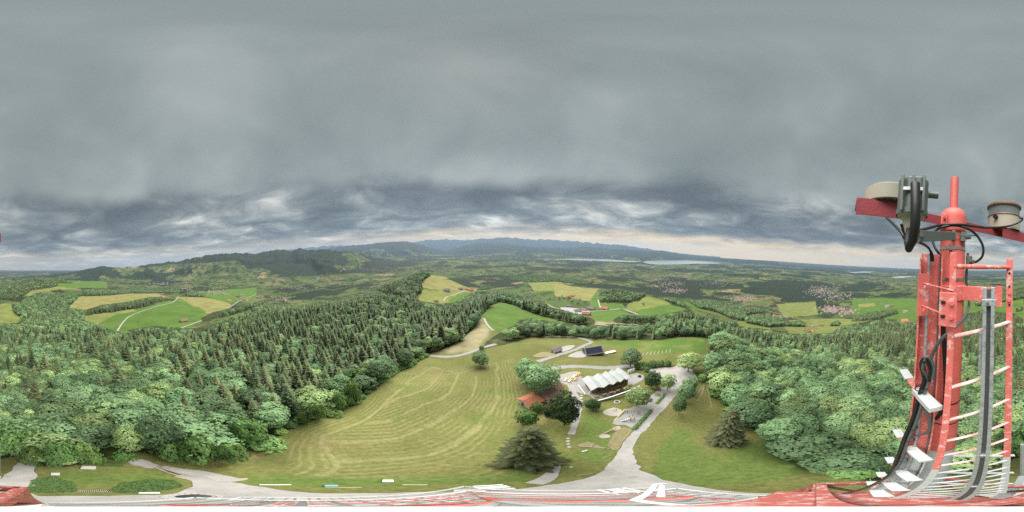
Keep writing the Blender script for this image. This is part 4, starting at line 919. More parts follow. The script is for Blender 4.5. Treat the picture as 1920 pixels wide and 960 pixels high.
def restaurant():
    g = p2g(1112, 738); z0 = g.z + 4.6
    A, B, D = pZ(1108, 731, z0), pZ(1186, 706, z0), pZ(1086, 711, z0)
    u = B - A; u.z = 0; L = u.length; u.normalize(); v = Vector((-u.y, u.x, 0)); W = abs((D - A).dot(v)); v = v if (D - A).dot(v) > 0 else -v
    rz = frame_rz(u); base = Vector((A.x, A.y, g.z))
    e = empty('restaurant', base, 'long timber restaurant with white folded zigzag roof on the hilltop', 'restaurant', rz=rz)
    sg = 1 if v.cross(u).z < 0 else -1               # local y points to the rear
    print('RESTAURANT', L, W, g)
    def lp(a, b, z): return (a, sg * b, z)
    H = 4.0; RH = 1.45; inset = 1.1
    fr = [0, .27, .49, .67, .835, 1.0]
    # body
    mb = MB(); x0, x1, y0, y1 = inset, L - inset, inset, W - inset
    mb.box(((x0 + x1) / 2, sg * (y0 + y1) / 2, H / 2 - 1.2), (x1 - x0, y1 - y0, H + 2.0)); mb.build('wall', MATS['timber'], e)
    for i in range(5):
        a, b = fr[i] * L, fr[i + 1] * L; m = a + (b - a) * .52
        # gable infill front and rear
        for yy in (y0 + .02, y1 - .02):
            MB().add([lp(a + .15, yy, H - .35), lp(b - .15, yy, H - .35), lp(m, yy, H + RH - .25)], [(0, 1, 2)]).build('gable', MATS['timber'], e)
        # each fold is two slopes, each slope a front and a rear sheet that meet at a slight kink
        for (p, q, zp, zq) in ((a, m, H, H + RH), (m, b, H + RH, H)):
            for (f0, f1, k0, k1) in ((-.2, W * .5, 0, .55), (W * .5 + .03, W + .2, .55, .1)):
                vs = [lp(p, f0, zp + k0), lp(q, f0, zq + k0), lp(q, f1, zq + k1), lp(p, f1, zp + k1)]
                vs = [Vector(x) for x in vs]; vs += [x + Vector((0, 0, .16)) for x in vs]
                mbp = MB().add(vs, [(3, 2, 1, 0), (4, 5, 6, 7), (0, 1, 5, 4), (1, 2, 6, 5), (2, 3, 7, 6), (3, 0, 4, 7)])
                pn = mbp.build('roof_sheet', MATS['white_roof'], e)
        # glazed bays between posts, on the front and the rear
        nb = max(2, int((b - a) / 2.0))
        for yy, s in ((y0, -1), (y1, 1)):
            for kx in range(nb):
                xa = a + (b - a) * (kx + .5) / nb
                if xa < x0 + .6 or xa > x1 - .6: continue
                wo = MB().box(lp(xa, yy + s * .03, H * .42), ((b - a) / nb * .72, .08, 2.2)).build('window', MATS['glass_dark'], e)
                MB().box(lp(xa, yy + s * .09, H * .42), (.07, .06, 2.2)).build('mullion', MATS['timber'], wo)
    for i in range(8):
        yy = y0 + (y1 - y0) * (i + .5) / 8
        for xx, s in ((x0, -1), (x1, 1)):
            MB().box((xx + s * .03, sg * yy, H * .45), (.08, (y1 - y0) / 8 * .7, 2.0)).build('window', MATS['glass_dark'], e)
    # low terrace wall with a pale cap along the front, set back from the path
    MB().beam(lp(-.5, -4.2, .45), lp(L * .98, -4.2, .45), .25, 1.5).build('terrace_wall', MATS['concrete'], e)
    MB().beam(lp(-.6, -4.2, 1.24), lp(L, -4.2, 1.24), .4, .08).build('wall_cap', MATS['white_board'], e)
    MB().beam(lp(-1.6, .5, .9), lp(-1.6, W * .9, .9), .2, 1.6).build('side_railing', MATS['white_board'], e)
    for i in range(6):
        MB().box(lp(L * (.08 + .16 * i), -1.6, .45), (1.6, .9, .9)).build('planter', MATS['timber'], e)
    return base, u, v, L, W, g.z
RB = restaurant()
def terrace_things():
    base, u, v, L, W, gz = RB
    def tp(x, y): return p2g(x, y)
    spots = [(1060,713), (1066,711), (1071,709), (1076,707), (1081,704), (1085,702), (1068,715), (1078,712)]
    ordn = ['first', 'second', 'third', 'fourth', 'fifth', 'sixth', 'first', 'second']
    for i, (x, y) in enumerate(spots):
        P = tp(x, y); lb = f'long table with orange benches left of the restaurant, {ordn[i]} in the {"rear" if i < 6 else "front"} row'
        e = empty('beer_table', P, lb, 'table', 'long tables left of the restaurant', frame_rz(u) + .9)
        MB().box((0, 0, .75), (2.2, .7, .06)).build('tabletop', MATS['white_board' if i % 3 == 0 else 'yellow_wood'], e)
        for s in (-1, 1):
            MB().box((0, s * .75, .45), (2.2, .3, .05)).build('bench', MATS['orange_cloth'], e)
            MB().box((s * .8, 0, .36), (.06, .6, .72)).build('leg', MATS['steel'], e)
    for i, (x, y, lb) in enumerate([(1147, 737, 'long white awning panel lying in front of the restaurant terrace wall'), (1106, 738, 'white folded sunshade leaning at the near corner of the restaurant')]):
        P = tp(x, y); e = MB()
        if i == 0:
            e.beam((-2.6, 0, .35), (2.6, 0, .35), .9, .12); e.beam((-2.4, 0, .15), (2.4, 0, .15), .5, .3)
        else:
            e.tube([(0, 0, 0), (.2, .2, 1.2), (.5, .4, 2.2)], [.35, .28, .05], 8)
        o = e.build('awning_panel' if i == 0 else 'folded_sunshade', MATS['white_board']); o.location = P; o.rotation_euler = (0, 0, frame_rz(u)); tag(o, lb, 'awning' if i == 0 else 'sunshade')
    P = tp(1199, 707); o = empty('waste_container', P, 'black waste container at the right end of the restaurant terrace', 'container')
    MB().box((0, 0, .6), (1.3, 1.0, 1.2)).build('bin_body', MATS['black_iron'], o, .05); MB().box((0, 0, 1.24), (1.4, 1.1, .1)).build('lid', MATS['black_iron'], o, .03)
    for i, (x, y) in enumerate([(1183, 698), (1179, 700), (1188, 696)]):
        P = tp(x, y); o = empty('ventilation_box', P, ['middle', 'left', 'right'][i] + ' white ventilation box behind the right end of the restaurant', 'vent', 'vents behind the restaurant')
        MB().box((0, 0, 1.2), (.9, .9, 2.4)).build('casing', MATS['white_board'], o); MB().tube([(0, 0, 2.4), (0, 0, 2.9)], .3, 10).build('flue', MATS['steel'], o)
terrace_things()
def old_house():
    # three stepped wings in a row, orange tiles nearest the meadow
    spec = [((982, 758), (1014, 744), 'tile_red', 5.0, 'orange tiled low wing of the old house, nearest the hay meadow'),
            ((1013, 746), (1037, 735), 'tile_brown', 6.4, 'brown tiled middle wing of the old house'),
            ((1027, 732), (1045, 725), 'tile_brown', 6.0, 'brown tiled far wing of the old house beside the walnut trees')]
    for (p, q, rm, W, lb) in spec:
        g = p2g(*p); z = g.z + 3.2; a, b = pZ(p[0], p[1] - 4, z), pZ(q[0], q[1] - 4, z)
        d = b - a; L = max(d.length, 4.); mid = (a + b) / 2; rz = math.atan2(d.y, d.x)
        c = Vector((mid.x, mid.y, float(gz_at(mid.x, mid.y))))
        house('old_house', c, L, W, 2.9 if rm == 'tile_red' else 3.5, 1.6, rz, 'plaster', rm, lb, 'house', 'wings of the old house', .45, (max(2, int(L / 3)), 1), True, rm != 'tile_red')
old_house()
def farm_buildings():
    P = p2g(1043, 660); house('field_hut', P, 5.5, 4.4, 2.6, 1.5, .35, 'plaster', 'tile_grey', 'small white hut with grey brown roof beside the upper road', 'hut', None, .5, (2, 1))
    P = p2g(1111, 663); a, b = pZ(1096, 662, P.z), pZ(1127, 657, P.z); d = b - a; rz = math.atan2(d.y, d.x)
    e, ro = house('solar_barn', P, d.length * .94, 8.5, 3.2, 3.0, rz, 'timber_dark', 'tile_grey', 'barn with dark blue solar panels on its roof beside the upper road', 'barn', None, .6, (3, 1))
    L = d.length * .94; sgn = -1 if (Matrix.Rotation(rz, 3, 'Z') @ Vector((0, -1, 0))).dot(P) < 0 else 1
    k = 3.0 / 4.25
    for i in range(8):
        for j in range(3):
            x0 = -L / 2 + .1 + (L - .2) * i / 8; x1 = -L / 2 + .1 + (L - .2) * (i + 1) / 8 - .07; ya, yb = .5 + j * 1.3, .5 + (j + 1) * 1.3 - .07
            vs = [Vector((x, sgn * y, 3.2 + 3.0 - y * k + .34)) for x, y in ((x0, ya), (x1, ya), (x1, yb), (x0, yb))]
            vs += [q + Vector((0, 0, .05)) for q in vs]
            MB().add(vs, [(0, 1, 2, 3), (7, 6, 5, 4), (0, 4, 5, 1), (1, 5, 6, 2), (2, 6, 7, 3), (3, 7, 4, 0)]).build('solar_panel', MATS['solar'], ro)
    P = p2g(1144, 662); o = empty('hay_wagon', P, 'flat white covered wagon parked right of the solar barn', 'wagon', rz=rz)
    MB().box((0, 0, .95), (7.5, 2.3, .5)).build('white_cover', MATS['white_board'], o, .08); MB().box((0, 0, .62), (7.2, 2.0, .12)).build('wagon_bed', MATS['old_wood'], o)
    for sx in (-1, 1):
        for sy in (-1, 1): MB().tube([(sx * 2.6, sy * .85, .4), (sx * 2.6, sy * 1.1, .4)], .4, 12).build('wheel', MATS['black_iron'], o)
    for i in range(9):
        P = p2g(1196 + i * 7.5, 668 - i * .9); Q = p2g(1201 + i * 7.0, 663.5 - i * .9)
        mid = (P + Q) / 2; d = Q - P
        o = empty('crop_cover', mid, f'{["first","second","third","fourth","fifth","sixth","seventh","eighth","ninth"][i]} white crop cover strip from the left on the meadow', 'crop cover', 'white crop covers on the meadow', math.atan2(d.y, d.x))
        L = d.length; mb = MB(); pr = [(math.cos(t) * .22, math.sin(t) * .2) for t in np.linspace(0, math.pi, 7)]
        vs = [(x, y, z + .1) for x in (-L / 2, L / 2) for y, z in pr]; mb.add(vs, [(j, j + 1, j + 8, j + 7) for j in range(6)], True); mb.build('fleece', MATS['concrete'], o)
        for x in np.linspace(-L / 2, L / 2, 4): MB().tube([(x, y * 1.06, z * 1.06 + .1) for y, z in pr], .02, 5).build('hoop', MATS['steel'], o)
farm_buildings()
# farmsteads and villages
ROOFS = ['tile_red', 'tile_brown', 'tile_grey', 'tile_brown']
def farmsteads():
    F = [(345,603,13,'tile_brown','lone brown barn on the green field left of the forest'),(305,553,7,'tile_brown','small barn at the crest of the left hay field'),(430,565,7,'tile_red','red roofed shed at the bend of the farm road'),(447,557,12,'tile_brown','large brown farmhouse above the bend of the farm road'),(453,555,10,'tile_grey','grey roofed barn behind the large brown farmhouse'),(459,563,10,'tile_red','red roofed farmhouse right of the large brown farmhouse'),(410,553,6,'tile_grey','tiny grey roofed house on the valley fields left of the brown farm'),
         (838,546,11,'tile_grey','grey roofed farmhouse in the middle of the yellow hill'),(818,566,7,'tile_brown','brown hut at the foot of the yellow hill'),(864,543,8,'tile_grey','left of the three houses on the right flank of the yellow hill'),(874,544,6,'tile_brown','middle of the three houses on the right flank of the yellow hill'),(883,546,10,'tile_red','red roofed right house on the right flank of the yellow hill'),(897,536,8,'tile_grey','house among trees behind the yellow hill'),
         (1066,559,9,'tile_red','red roofed farmhouse among orchards above the hamlet'),(1073,557,7,'tile_brown','brown roofed barn beside the orchard farmhouse'),(1066,575,9,'tile_grey','white house at the left end of the hamlet road'),(1098,590,13,'tile_red','large red roofed farmhouse at the front of the hamlet'),(1083,585,12,'tile_grey','grey roofed hall on the pale yard of the hamlet'),(1094,582,10,'tile_grey','grey roofed house behind the hamlet yard'),(1108,580,12,'tile_grey','purple grey roofed barn at the right of the hamlet'),(1134,580,13,'tile_red','red roofed farm below the forested hill'),(1127,581,7,'tile_brown','small barn left of the red roofed farm below the forested hill'),
         (1328,578,9,'tile_grey','grey farmhouse on the green slope beyond the right forest'),(1342,578,7,'tile_grey','dark shed right of the grey farmhouse beyond the right forest'),(1514,623,12,'tile_brown','brown roofed farmhouse just above the right forest'),(1522,622,9,'tile_red','red roofed barn just above the right forest'),(1527,612,9,'tile_grey','grey roofed house behind the farm above the right forest'),(1696,603,12,'tile_red','red roofed farmhouse left of the red mast'),(1702,605,8,'tile_brown','brown barn right of the red roofed farmhouse by the mast'),(1698,585,8,'tile_grey','grey farmhouse above the red roofed one by the mast'),(1664,575,8,'tile_grey','farmhouse on the far green slope left of the mast'),(1672,573,6,'tile_brown','small barn beside the farmhouse on the far green slope'),(1540,611,8,'tile_brown','brown shed on the pale field above the right forest')]
    for i, (x, y, w_, rm, lb) in enumerate(F):
        P = p2g(x, y, 200)
        if P is None: continue
        L = min(max(ang_w(P, w_), 9.), 30.); 
        house('farmhouse', P, L, L * .62, L * .26, L * .24, random.uniform(-.6, .6) + math.atan2(P.y, P.x) + math.pi / 2, 'plaster' if rm != 'tile_brown' else 'timber', rm, lb, 'house', 'farmhouses on the hills', 1., (3, 1), True, False, 3.)
    area('yard', [(1050,578),(1065,577),(1090,580),(1105,584),(1103,590),(1085,590),(1065,585)], 'gravel', .6, 4.)
farmsteads()
TOWNS = [(300,532,34,3.,90,'in the village at the foot of the left hills'),(352,540,16,3,50,'in the hamlet right of the left village'),(405,548,26,4,50,'in the scattered village before the left hills'),(700,506,30,5,120,'in the valley town left of the yellow hill'),(740,508,24,5,90,'in the valley town nearer the yellow hill'),(790,497,30,6,170,'in the town behind the yellow hill'),(835,508,26,4,60,'right of the town behind the yellow hill'),(520,560,20,4,40,'in the clearing behind the forest ridge'),(1190,510,40,4,120,'in the far town below the lake'),(1240,520,40,6,200,'in the town between lake and forested hill'),(1255,532,26,5,120,'in the town beyond the forested hill'),(1265,545,22,5,110,'in the village right of the forested hill'),(1392,560,22,5,170,'in the round village on the plain'),(1345,530,30,5,90,'in the villages left of the round village'),(1540,545,26,9,330,'in the large town on the right hand plain'),(1570,556,30,6,120,'at the near edge of the large right hand town'),(1560,580,24,7,120,'in the village below the large right hand town'),(1590,585,20,5,50,'right of the village below the large town'),(1660,530,40,5,90,'in the distant town left of the mast'),(1460,600,16,3,20,'in the hamlet above the right forest'),(620,530,30,4,50,'in the valley before the left hills'),(560,540,20,4,30,'on the fields left of the valley road'),(1100,500,60,4,120,'on the plain before the lake')]
def villages():
    H = []
    for (cx, cy, sx, sy, n, lb) in TOWNS:
        for i in range(n):
            x, y = random.gauss(cx, sx * .55), random.gauss(cy, sy * .55); P = p2g(x, y, 900)
            if P is None or P.length > 11000: continue
            H.append((P.length, P, lb))
    H.sort(key=lambda t: t[0])
    proto = {}
    for rm in ('tile_red', 'tile_brown', 'tile_grey'):
        mb = MB(); mb.add([(-.5, -.35, -.3), (.5, -.35, -.3), (.5, .35, -.3), (-.5, .35, -.3), (-.5, -.35, .42), (.5, -.35, .42), (.5, .35, .42), (-.5, .35, .42), (-.5, 0, .72), (.5, 0, .72)], [(0, 1, 5, 4), (2, 3, 7, 6), (1, 2, 6, 9, 5), (3, 0, 4, 8, 7)])
        n1 = len(mb.f); mb.add([(-.56, -.42, .38), (.56, -.42, .38), (.56, 0, .76), (-.56, 0, .76), (-.56, .42, .38), (.56, .42, .38)], [(0, 1, 2, 3), (3, 2, 5, 4)])
        me = bpy.data.meshes.new('village_house_' + rm); me.from_pydata(mb.v, [], mb.f); me.materials.append(MATS['plaster']); me.materials.append(MATS[rm])
        for p in me.polygons: p.material_index = 1 if p.index >= n1 else 0
        proto[rm] = me
    V, Fq, mi = [], [], []
    for k, (d, P, lb) in enumerate(H):
        s = random.uniform(9, 15) * (1 + .6 * (random.random() < .06)); a = random.uniform(0, 3.14); rm = random.choice(('tile_red', 'tile_brown', 'tile_brown', 'tile_grey', 'tile_grey', 'tile_grey'))
        P = P + Vector((0, 0, .5))
        if k < 280:
            o = link(bpy.data.objects.new('village_house', proto[rm])); o.location = P; o.scale = (s, s, s * .8); o.rotation_euler = (0, 0, a)
            tag(o, {'tile_red': 'red roofed', 'tile_brown': 'brown roofed', 'tile_grey': 'grey roofed'}[rm] + ' house ' + lb, 'house', 'houses ' + lb)
        else:
            c, sn = math.cos(a) * s, math.sin(a) * s; n0 = len(V); me = proto[rm]
            V += [(P.x + v.co.x * c - v.co.y * sn, P.y + v.co.x * sn + v.co.y * c, P.z + v.co.z * s * .8) for v in me.vertices]
            for p in me.polygons: Fq.append([i + n0 for i in p.vertices]); mi.append(0 if p.material_index == 0 else {'tile_red': 1, 'tile_brown': 2, 'tile_grey': 3}[rm])
    me = bpy.data.meshes.new('village_houses'); me.from_pydata(V, [], Fq)
    for m in ('plaster', 'tile_red', 'tile_brown', 'tile_grey'): me.materials.append(MATS[m])
    me.polygons.foreach_set('material_index', mi); me.update()
    tag(link(bpy.data.objects.new('village_houses', me)), 'far houses of the towns on the plain', 'houses', kind='stuff'); print('HOUSES', len(H))
villages()
# orchard and field trees dotted over the farmland: too many and small to single out
def field_trees():
    n = 2600; a = rng.uniform(-np.pi, np.pi, n); r = np.exp(rng.uniform(math.log(380), math.log(4200), n))
    x, y = np.sin(a) * r, np.cos(a) * r; z = gz_at(x, y, GZ0); px, py = d2p(x, y, z); ok = fbm(x / 140, y / 140, 3) > .12
    for name, poly, cf, r0, r1 in FOREST: ok &= ~inpoly(px, py, poly)
    for poly, kind, r0, r1 in FIELDS:
        ok &= ~(inpoly(px, py, poly) & (rng.random(n) < (.93 if kind in ('green', 'hay', 'straw') else .8)))
    ok &= py < 612
    s = rng.uniform(.35, .75, n)
    scatter('field_trees', np.stack([x, y, z], 1)[ok], np.stack([s, s, s], 1)[ok], a[ok], np.where(r < 1200, 0, 1)[ok], BMID[:1] + BLOW, 'scattered orchard and field trees over the farmland', 'trees')
field_trees()

# ------------------------------------------------------------------ playground and things on the grass
def put(mb, name, material, P, rz, label, cat, group=None, bevel=0.):
    o = mb.build(name, MATS[material], None, bevel); o.location = P; o.rotation_euler = (0, 0, rz); tag(o, label, cat, group); return o
def heading(p, q): d = q - p; return math.atan2(d.y, d.x)
def hedge(name, pix, w, h, label):
    W = [p2g(*p) for p in pix]; pts = []
    for i in range(len(W) - 1):
        k = max(3, int((W[i + 1] - W[i]).length / .25)); pts += [W[i].lerp(W[i + 1], j / k) for j in range(k)]
    g = np.random.default_rng(len(pix) + int(pix[0][0])); n = 26
    c = np.array([(p.x, p.y, p.z) for p in pts]).repeat(n, 0); m = len(c); th = g.uniform(0, np.pi, m); d = np.array(W[-1] - W[0]); d[2] = 0; d /= np.linalg.norm(d); s = np.array([-d[1], d[0], 0])
    off = s * (np.cos(th) * w / 2)[:, None] + np.array([0, 0, 1.]) * (np.sin(th) ** .4 * h)[:, None] + g.normal(0, .06, (m, 3))
    nr = s * np.cos(th)[:, None] + np.array([0, 0, 1.]) * np.sin(th)[:, None] + g.normal(0, .4, (m, 3))
    o0 = np.array(W[0]); V, F = quads(c + off - o0, nr, g.uniform(.16, .34, m), g)
    me = mesh_np(name, V, F, [MATS['shrub_leaves']]); at = me.attributes.new('leaf', 'FLOAT', 'POINT'); at.data.foreach_set('value', np.repeat(np.clip(g.normal(.45, .22, m), 0, 1), 4).astype(np.float32))
    e = empty(name, Vector(o0), label, 'hedge'); link(bpy.data.objects.new('foliage', me), e)
    for p in pts[::8]: MB().tube([Vector(p) - Vector(o0) + Vector((0, 0, -.1)), Vector(p) - Vector(o0) + Vector((0, 0, h * .8))], .03, 5).build('stem', MATS['bark'], e)
hedge('clipped_hedge', [(1187,806),(1194,799),(1203,789),(1213,779),(1221,769)], 1.0, .9, 'long low clipped hedge between playground gravel and gravel road')
hedge('clipped_hedge', [(1231,757),(1236,751),(1242,745),(1246,738)], .9, .8, 'short clipped hedge beside the picnic tables on the gravel')
def playground():
    P = p2g(1135, 812); a, b = p2g(1118, 819), p2g(1156, 803)
    e = empty('seesaw', (a + b) / 2, 'long log seesaw between two round sand spots', 'seesaw', rz=heading(a, b)); L = (b - a).length
    MB().tube([(-L / 2, 0, .25), (L / 2, 0, .75)], .14, 8).build('beam', MATS['plank'], e)
    for s in (-1, 1):
        MB().tube([(-.1, s * .22, -.2), (-.1, s * .22, .75)], .09, 7).build('post', MATS['old_wood'], e)
        MB().tube([(s * L * .44, -.25, .5 + s * .22 + .28), (s * L * .44, .25, .5 + s * .22 + .28)], .03, 6).build('handle', MATS['steel'], e)
    a, b = p2g(1176, 774), p2g(1197, 776)
    e = empty('climbing_frame', (a + b) / 2, 'low climbing frame with a row of dark hanging steps on the playground', 'climbing frame', rz=heading(a, b)); L = (b - a).length
    for s in (-1, 1): MB().tube([(-L / 2, s * .45, 1.7), (L / 2, s * .45, 1.7)], .06, 7).build('rail', MATS['old_wood'], e)
    for i in range(7): MB().tube([(-L / 2 + L * (i + .5) / 7, -.45, 1.66), (-L / 2 + L * (i + .5) / 7, .45, 1.66)], .05, 6).build('rung', MATS['black_iron'], e)
    for sx in (-1, 1):
        for s in (-1, 1): MB().tube([(sx * L / 2, s * .45, -.2), (sx * L / 2, s * .45, 1.75)], .08, 7).build('post', MATS['timber_dark'], e)
    a, b = p2g(1164, 790), p2g(1180, 788)
    e = empty('slide', a, 'metal slide with timber tower on the playground gravel', 'slide', rz=heading(a, b)); L = max((b - a).length, 3.)
    mb = MB(); mb.beam((0, 0, .25), (L * .75, 0, 1.7), .5, .05); mb.beam((0, -.27, .35), (L * .75, -.27, 1.8), .05, .2); mb.beam((0, .27, .35), (L * .75, .27, 1.8), .05, .2); mb.build('chute', MATS['steel'], e)
    for s in (-1, 1):
        for q in (.75, 1.05): MB().tube([(L * q, s * .5, -.2), (L * q, s * .5, 2.6)], .08, 7).build('post', MATS['timber_dark'], e)
    MB().box((L * .9, 0, 1.65), (L * .36, 1.1, .08)).build('deck', MATS['old_wood'], e)
    MB().tube([(L * 1.05, -.5, 2.5), (L * 1.9, -.5, 2.3)], .06, 6).build('balance_pole', MATS['timber_dark'], e)
    a, b = p2g(1146, 793), p2g(1171, 770)
    put(MB().beam((-(b - a).length / 2, 0, .3), ((b - a).length / 2, 0, .3), .35, .4), 'border_beam', 'yellow_wood', (a + b) / 2, heading(a, b), 'long yellow timber beam bordering the playground gravel', 'beam', None, .04)
    P = p2g(1157, 754); e = empty('fire_bowl', P, 'pale round stone fire place on the grass left of the bright green tree', 'fire place')
    MB().lathe((0, 0, 0), [(.95, -.1), (.95, .4), (.7, .42), (.62, .12), (0.01, .1)], 20).build('ring', MATS['stone'], e); MB().lathe((0, 0, 0), [(.6, .13), (.3, .2), (.01, .2)], 12).build('ash_bed', MATS['black_iron'], e)
    P = p2g(1150, 771); e = empty('sand_digger', P, 'small dark digger toy in the middle of the round sand pit', 'toy')
    MB().tube([(0, 0, -.1), (0, 0, .9)], .06, 6).build('post', MATS['black_iron'], e); MB().beam((0, 0, .85), (.9, 0, .6), .08).build('arm', MATS['black_iron'], e); MB().box((.95, 0, .45), (.3, .3, .25)).build('bucket', MATS['black_iron'], e)
    for i, (x, y, lb) in enumerate([(1234, 731, 'farthest'), (1233, 741, 'middle'), (1216, 751, 'nearest'), (1216, 730, 'leftmost')]):
        P = p2g(x, y); picnic('picnic_table', P, .4 + i * .3, 'brown_cover', f'{lb} brown picnic table on the gravel above the playground', 'picnic tables on the gravel')
    a, b = p2g(1088, 837), p2g(1136, 841)
    put(MB().tube([(-2.2, 0, .2), (0, .1, .28), (2.6, 0, .22)], [.26, .22, .16], 9), 'fallen_log', 'old_wood', (a + b) / 2, heading(a, b), 'weathered fallen log lying on bare earth in the green lawn', 'log')
    a, b = p2g(1107, 838), p2g(1115, 831)
    put(MB().tube([(-.9, 0, .3), (.9, 0, .5)], [.1, .07], 7), 'log_branch', 'plank', (a + b) / 2, heading(a, b), 'short pale branch leaning across the fallen log', 'log')
    put(MB().box((0, 0, .2), (1.1, .5, .4)), 'stone_block', 'stone', p2g(1096, 846), .2, 'pale blue grey stone block below the fallen log', 'stone', None, .1)
    put(MB().tube([(-.9, 0, .1), (0, .2, .13), (.8, 0, .1)], [.1, .1, .07], 7), 'branch', 'old_wood', p2g(1140, 857), .3, 'thin grey branch lying on the lawn near the gravel road', 'log')
    put(MB().tube([(-.8, 0, .1), (.8, 0, .1)], [.12, .1], 7), 'branch', 'old_wood', p2g(1097, 890), .1, 'thin pale branch on the lawn near the forecourt', 'log')
    put(MB().box((0, 0, .1), (.35, .25, .2)), 'white_stone', 'white_board', p2g(1071, 876), .4, 'single small white stone on the lawn right of the footpath', 'stone', None, .05)
    k = 0
    for (x0, y0, x1, y1, n) in ((1074, 738, 1083, 775, 9), (1088, 742, 1092, 752, 3), (1064, 822, 1069, 838, 4)):
        for i in range(n):
            t = i / max(n - 1, 1); P = p2g(x0 + (x1 - x0) * t + random.uniform(-2, 2), y0 + (y1 - y0) * t); s = random.uniform(.3, .7)
            mb = MB().lathe((0, 0, -.1), [(s * .9, 0), (s, s * .35), (s * .6, s * .7), (.01, s * .75)], 7)
            put(mb, 'boulder', 'stone', P, random.random() * 6, ['pale boulder lining the footpath beside the dark ovoid tree', 'pale boulder at the bend of the footpath by the low dark bush', 'pale boulder at the lower end of the footpath'][k], 'boulder', ['boulders lining the footpath', 'boulders at the footpath bend', 'boulders at the footpath end'][k])
        k += 1
def picnic(name, P, rz, material, label, group):
    e = empty(name, P, label, 'picnic table', group, rz)
    for i in range(3): MB().box((0, (i - 1) * .27, .75), (1.9, .24, .05)).build('table_plank', MATS[material], e)
    for s in (-1, 1):
        MB().box((0, s * .75, .45), (1.9, .28, .05)).build('bench', MATS[material], e)
        MB().beam((s * .7, -.7, 0), (s * .7, -.1, .72), .08).build('leg', MATS['old_wood'], e); MB().beam((s * .7, .7, 0), (s * .7, .1, .72), .08).build('leg', MATS['old_wood'], e)
    return e
playground()
def slab(name, x, y, wpx, dep, h, material, label, cat, rz=None, group=None):
    P = p2g(x, y); wd = ang_w(P, wpx); a, b = p2g(x - wpx * .4, y), p2g(x + wpx * .4, y)
    return put(MB().box((0, 0, h / 2 - .02), (wd, dep, h)), name, material, P, heading(a, b) if rz is None else rz, label, cat, group, min(.03, h * .3))
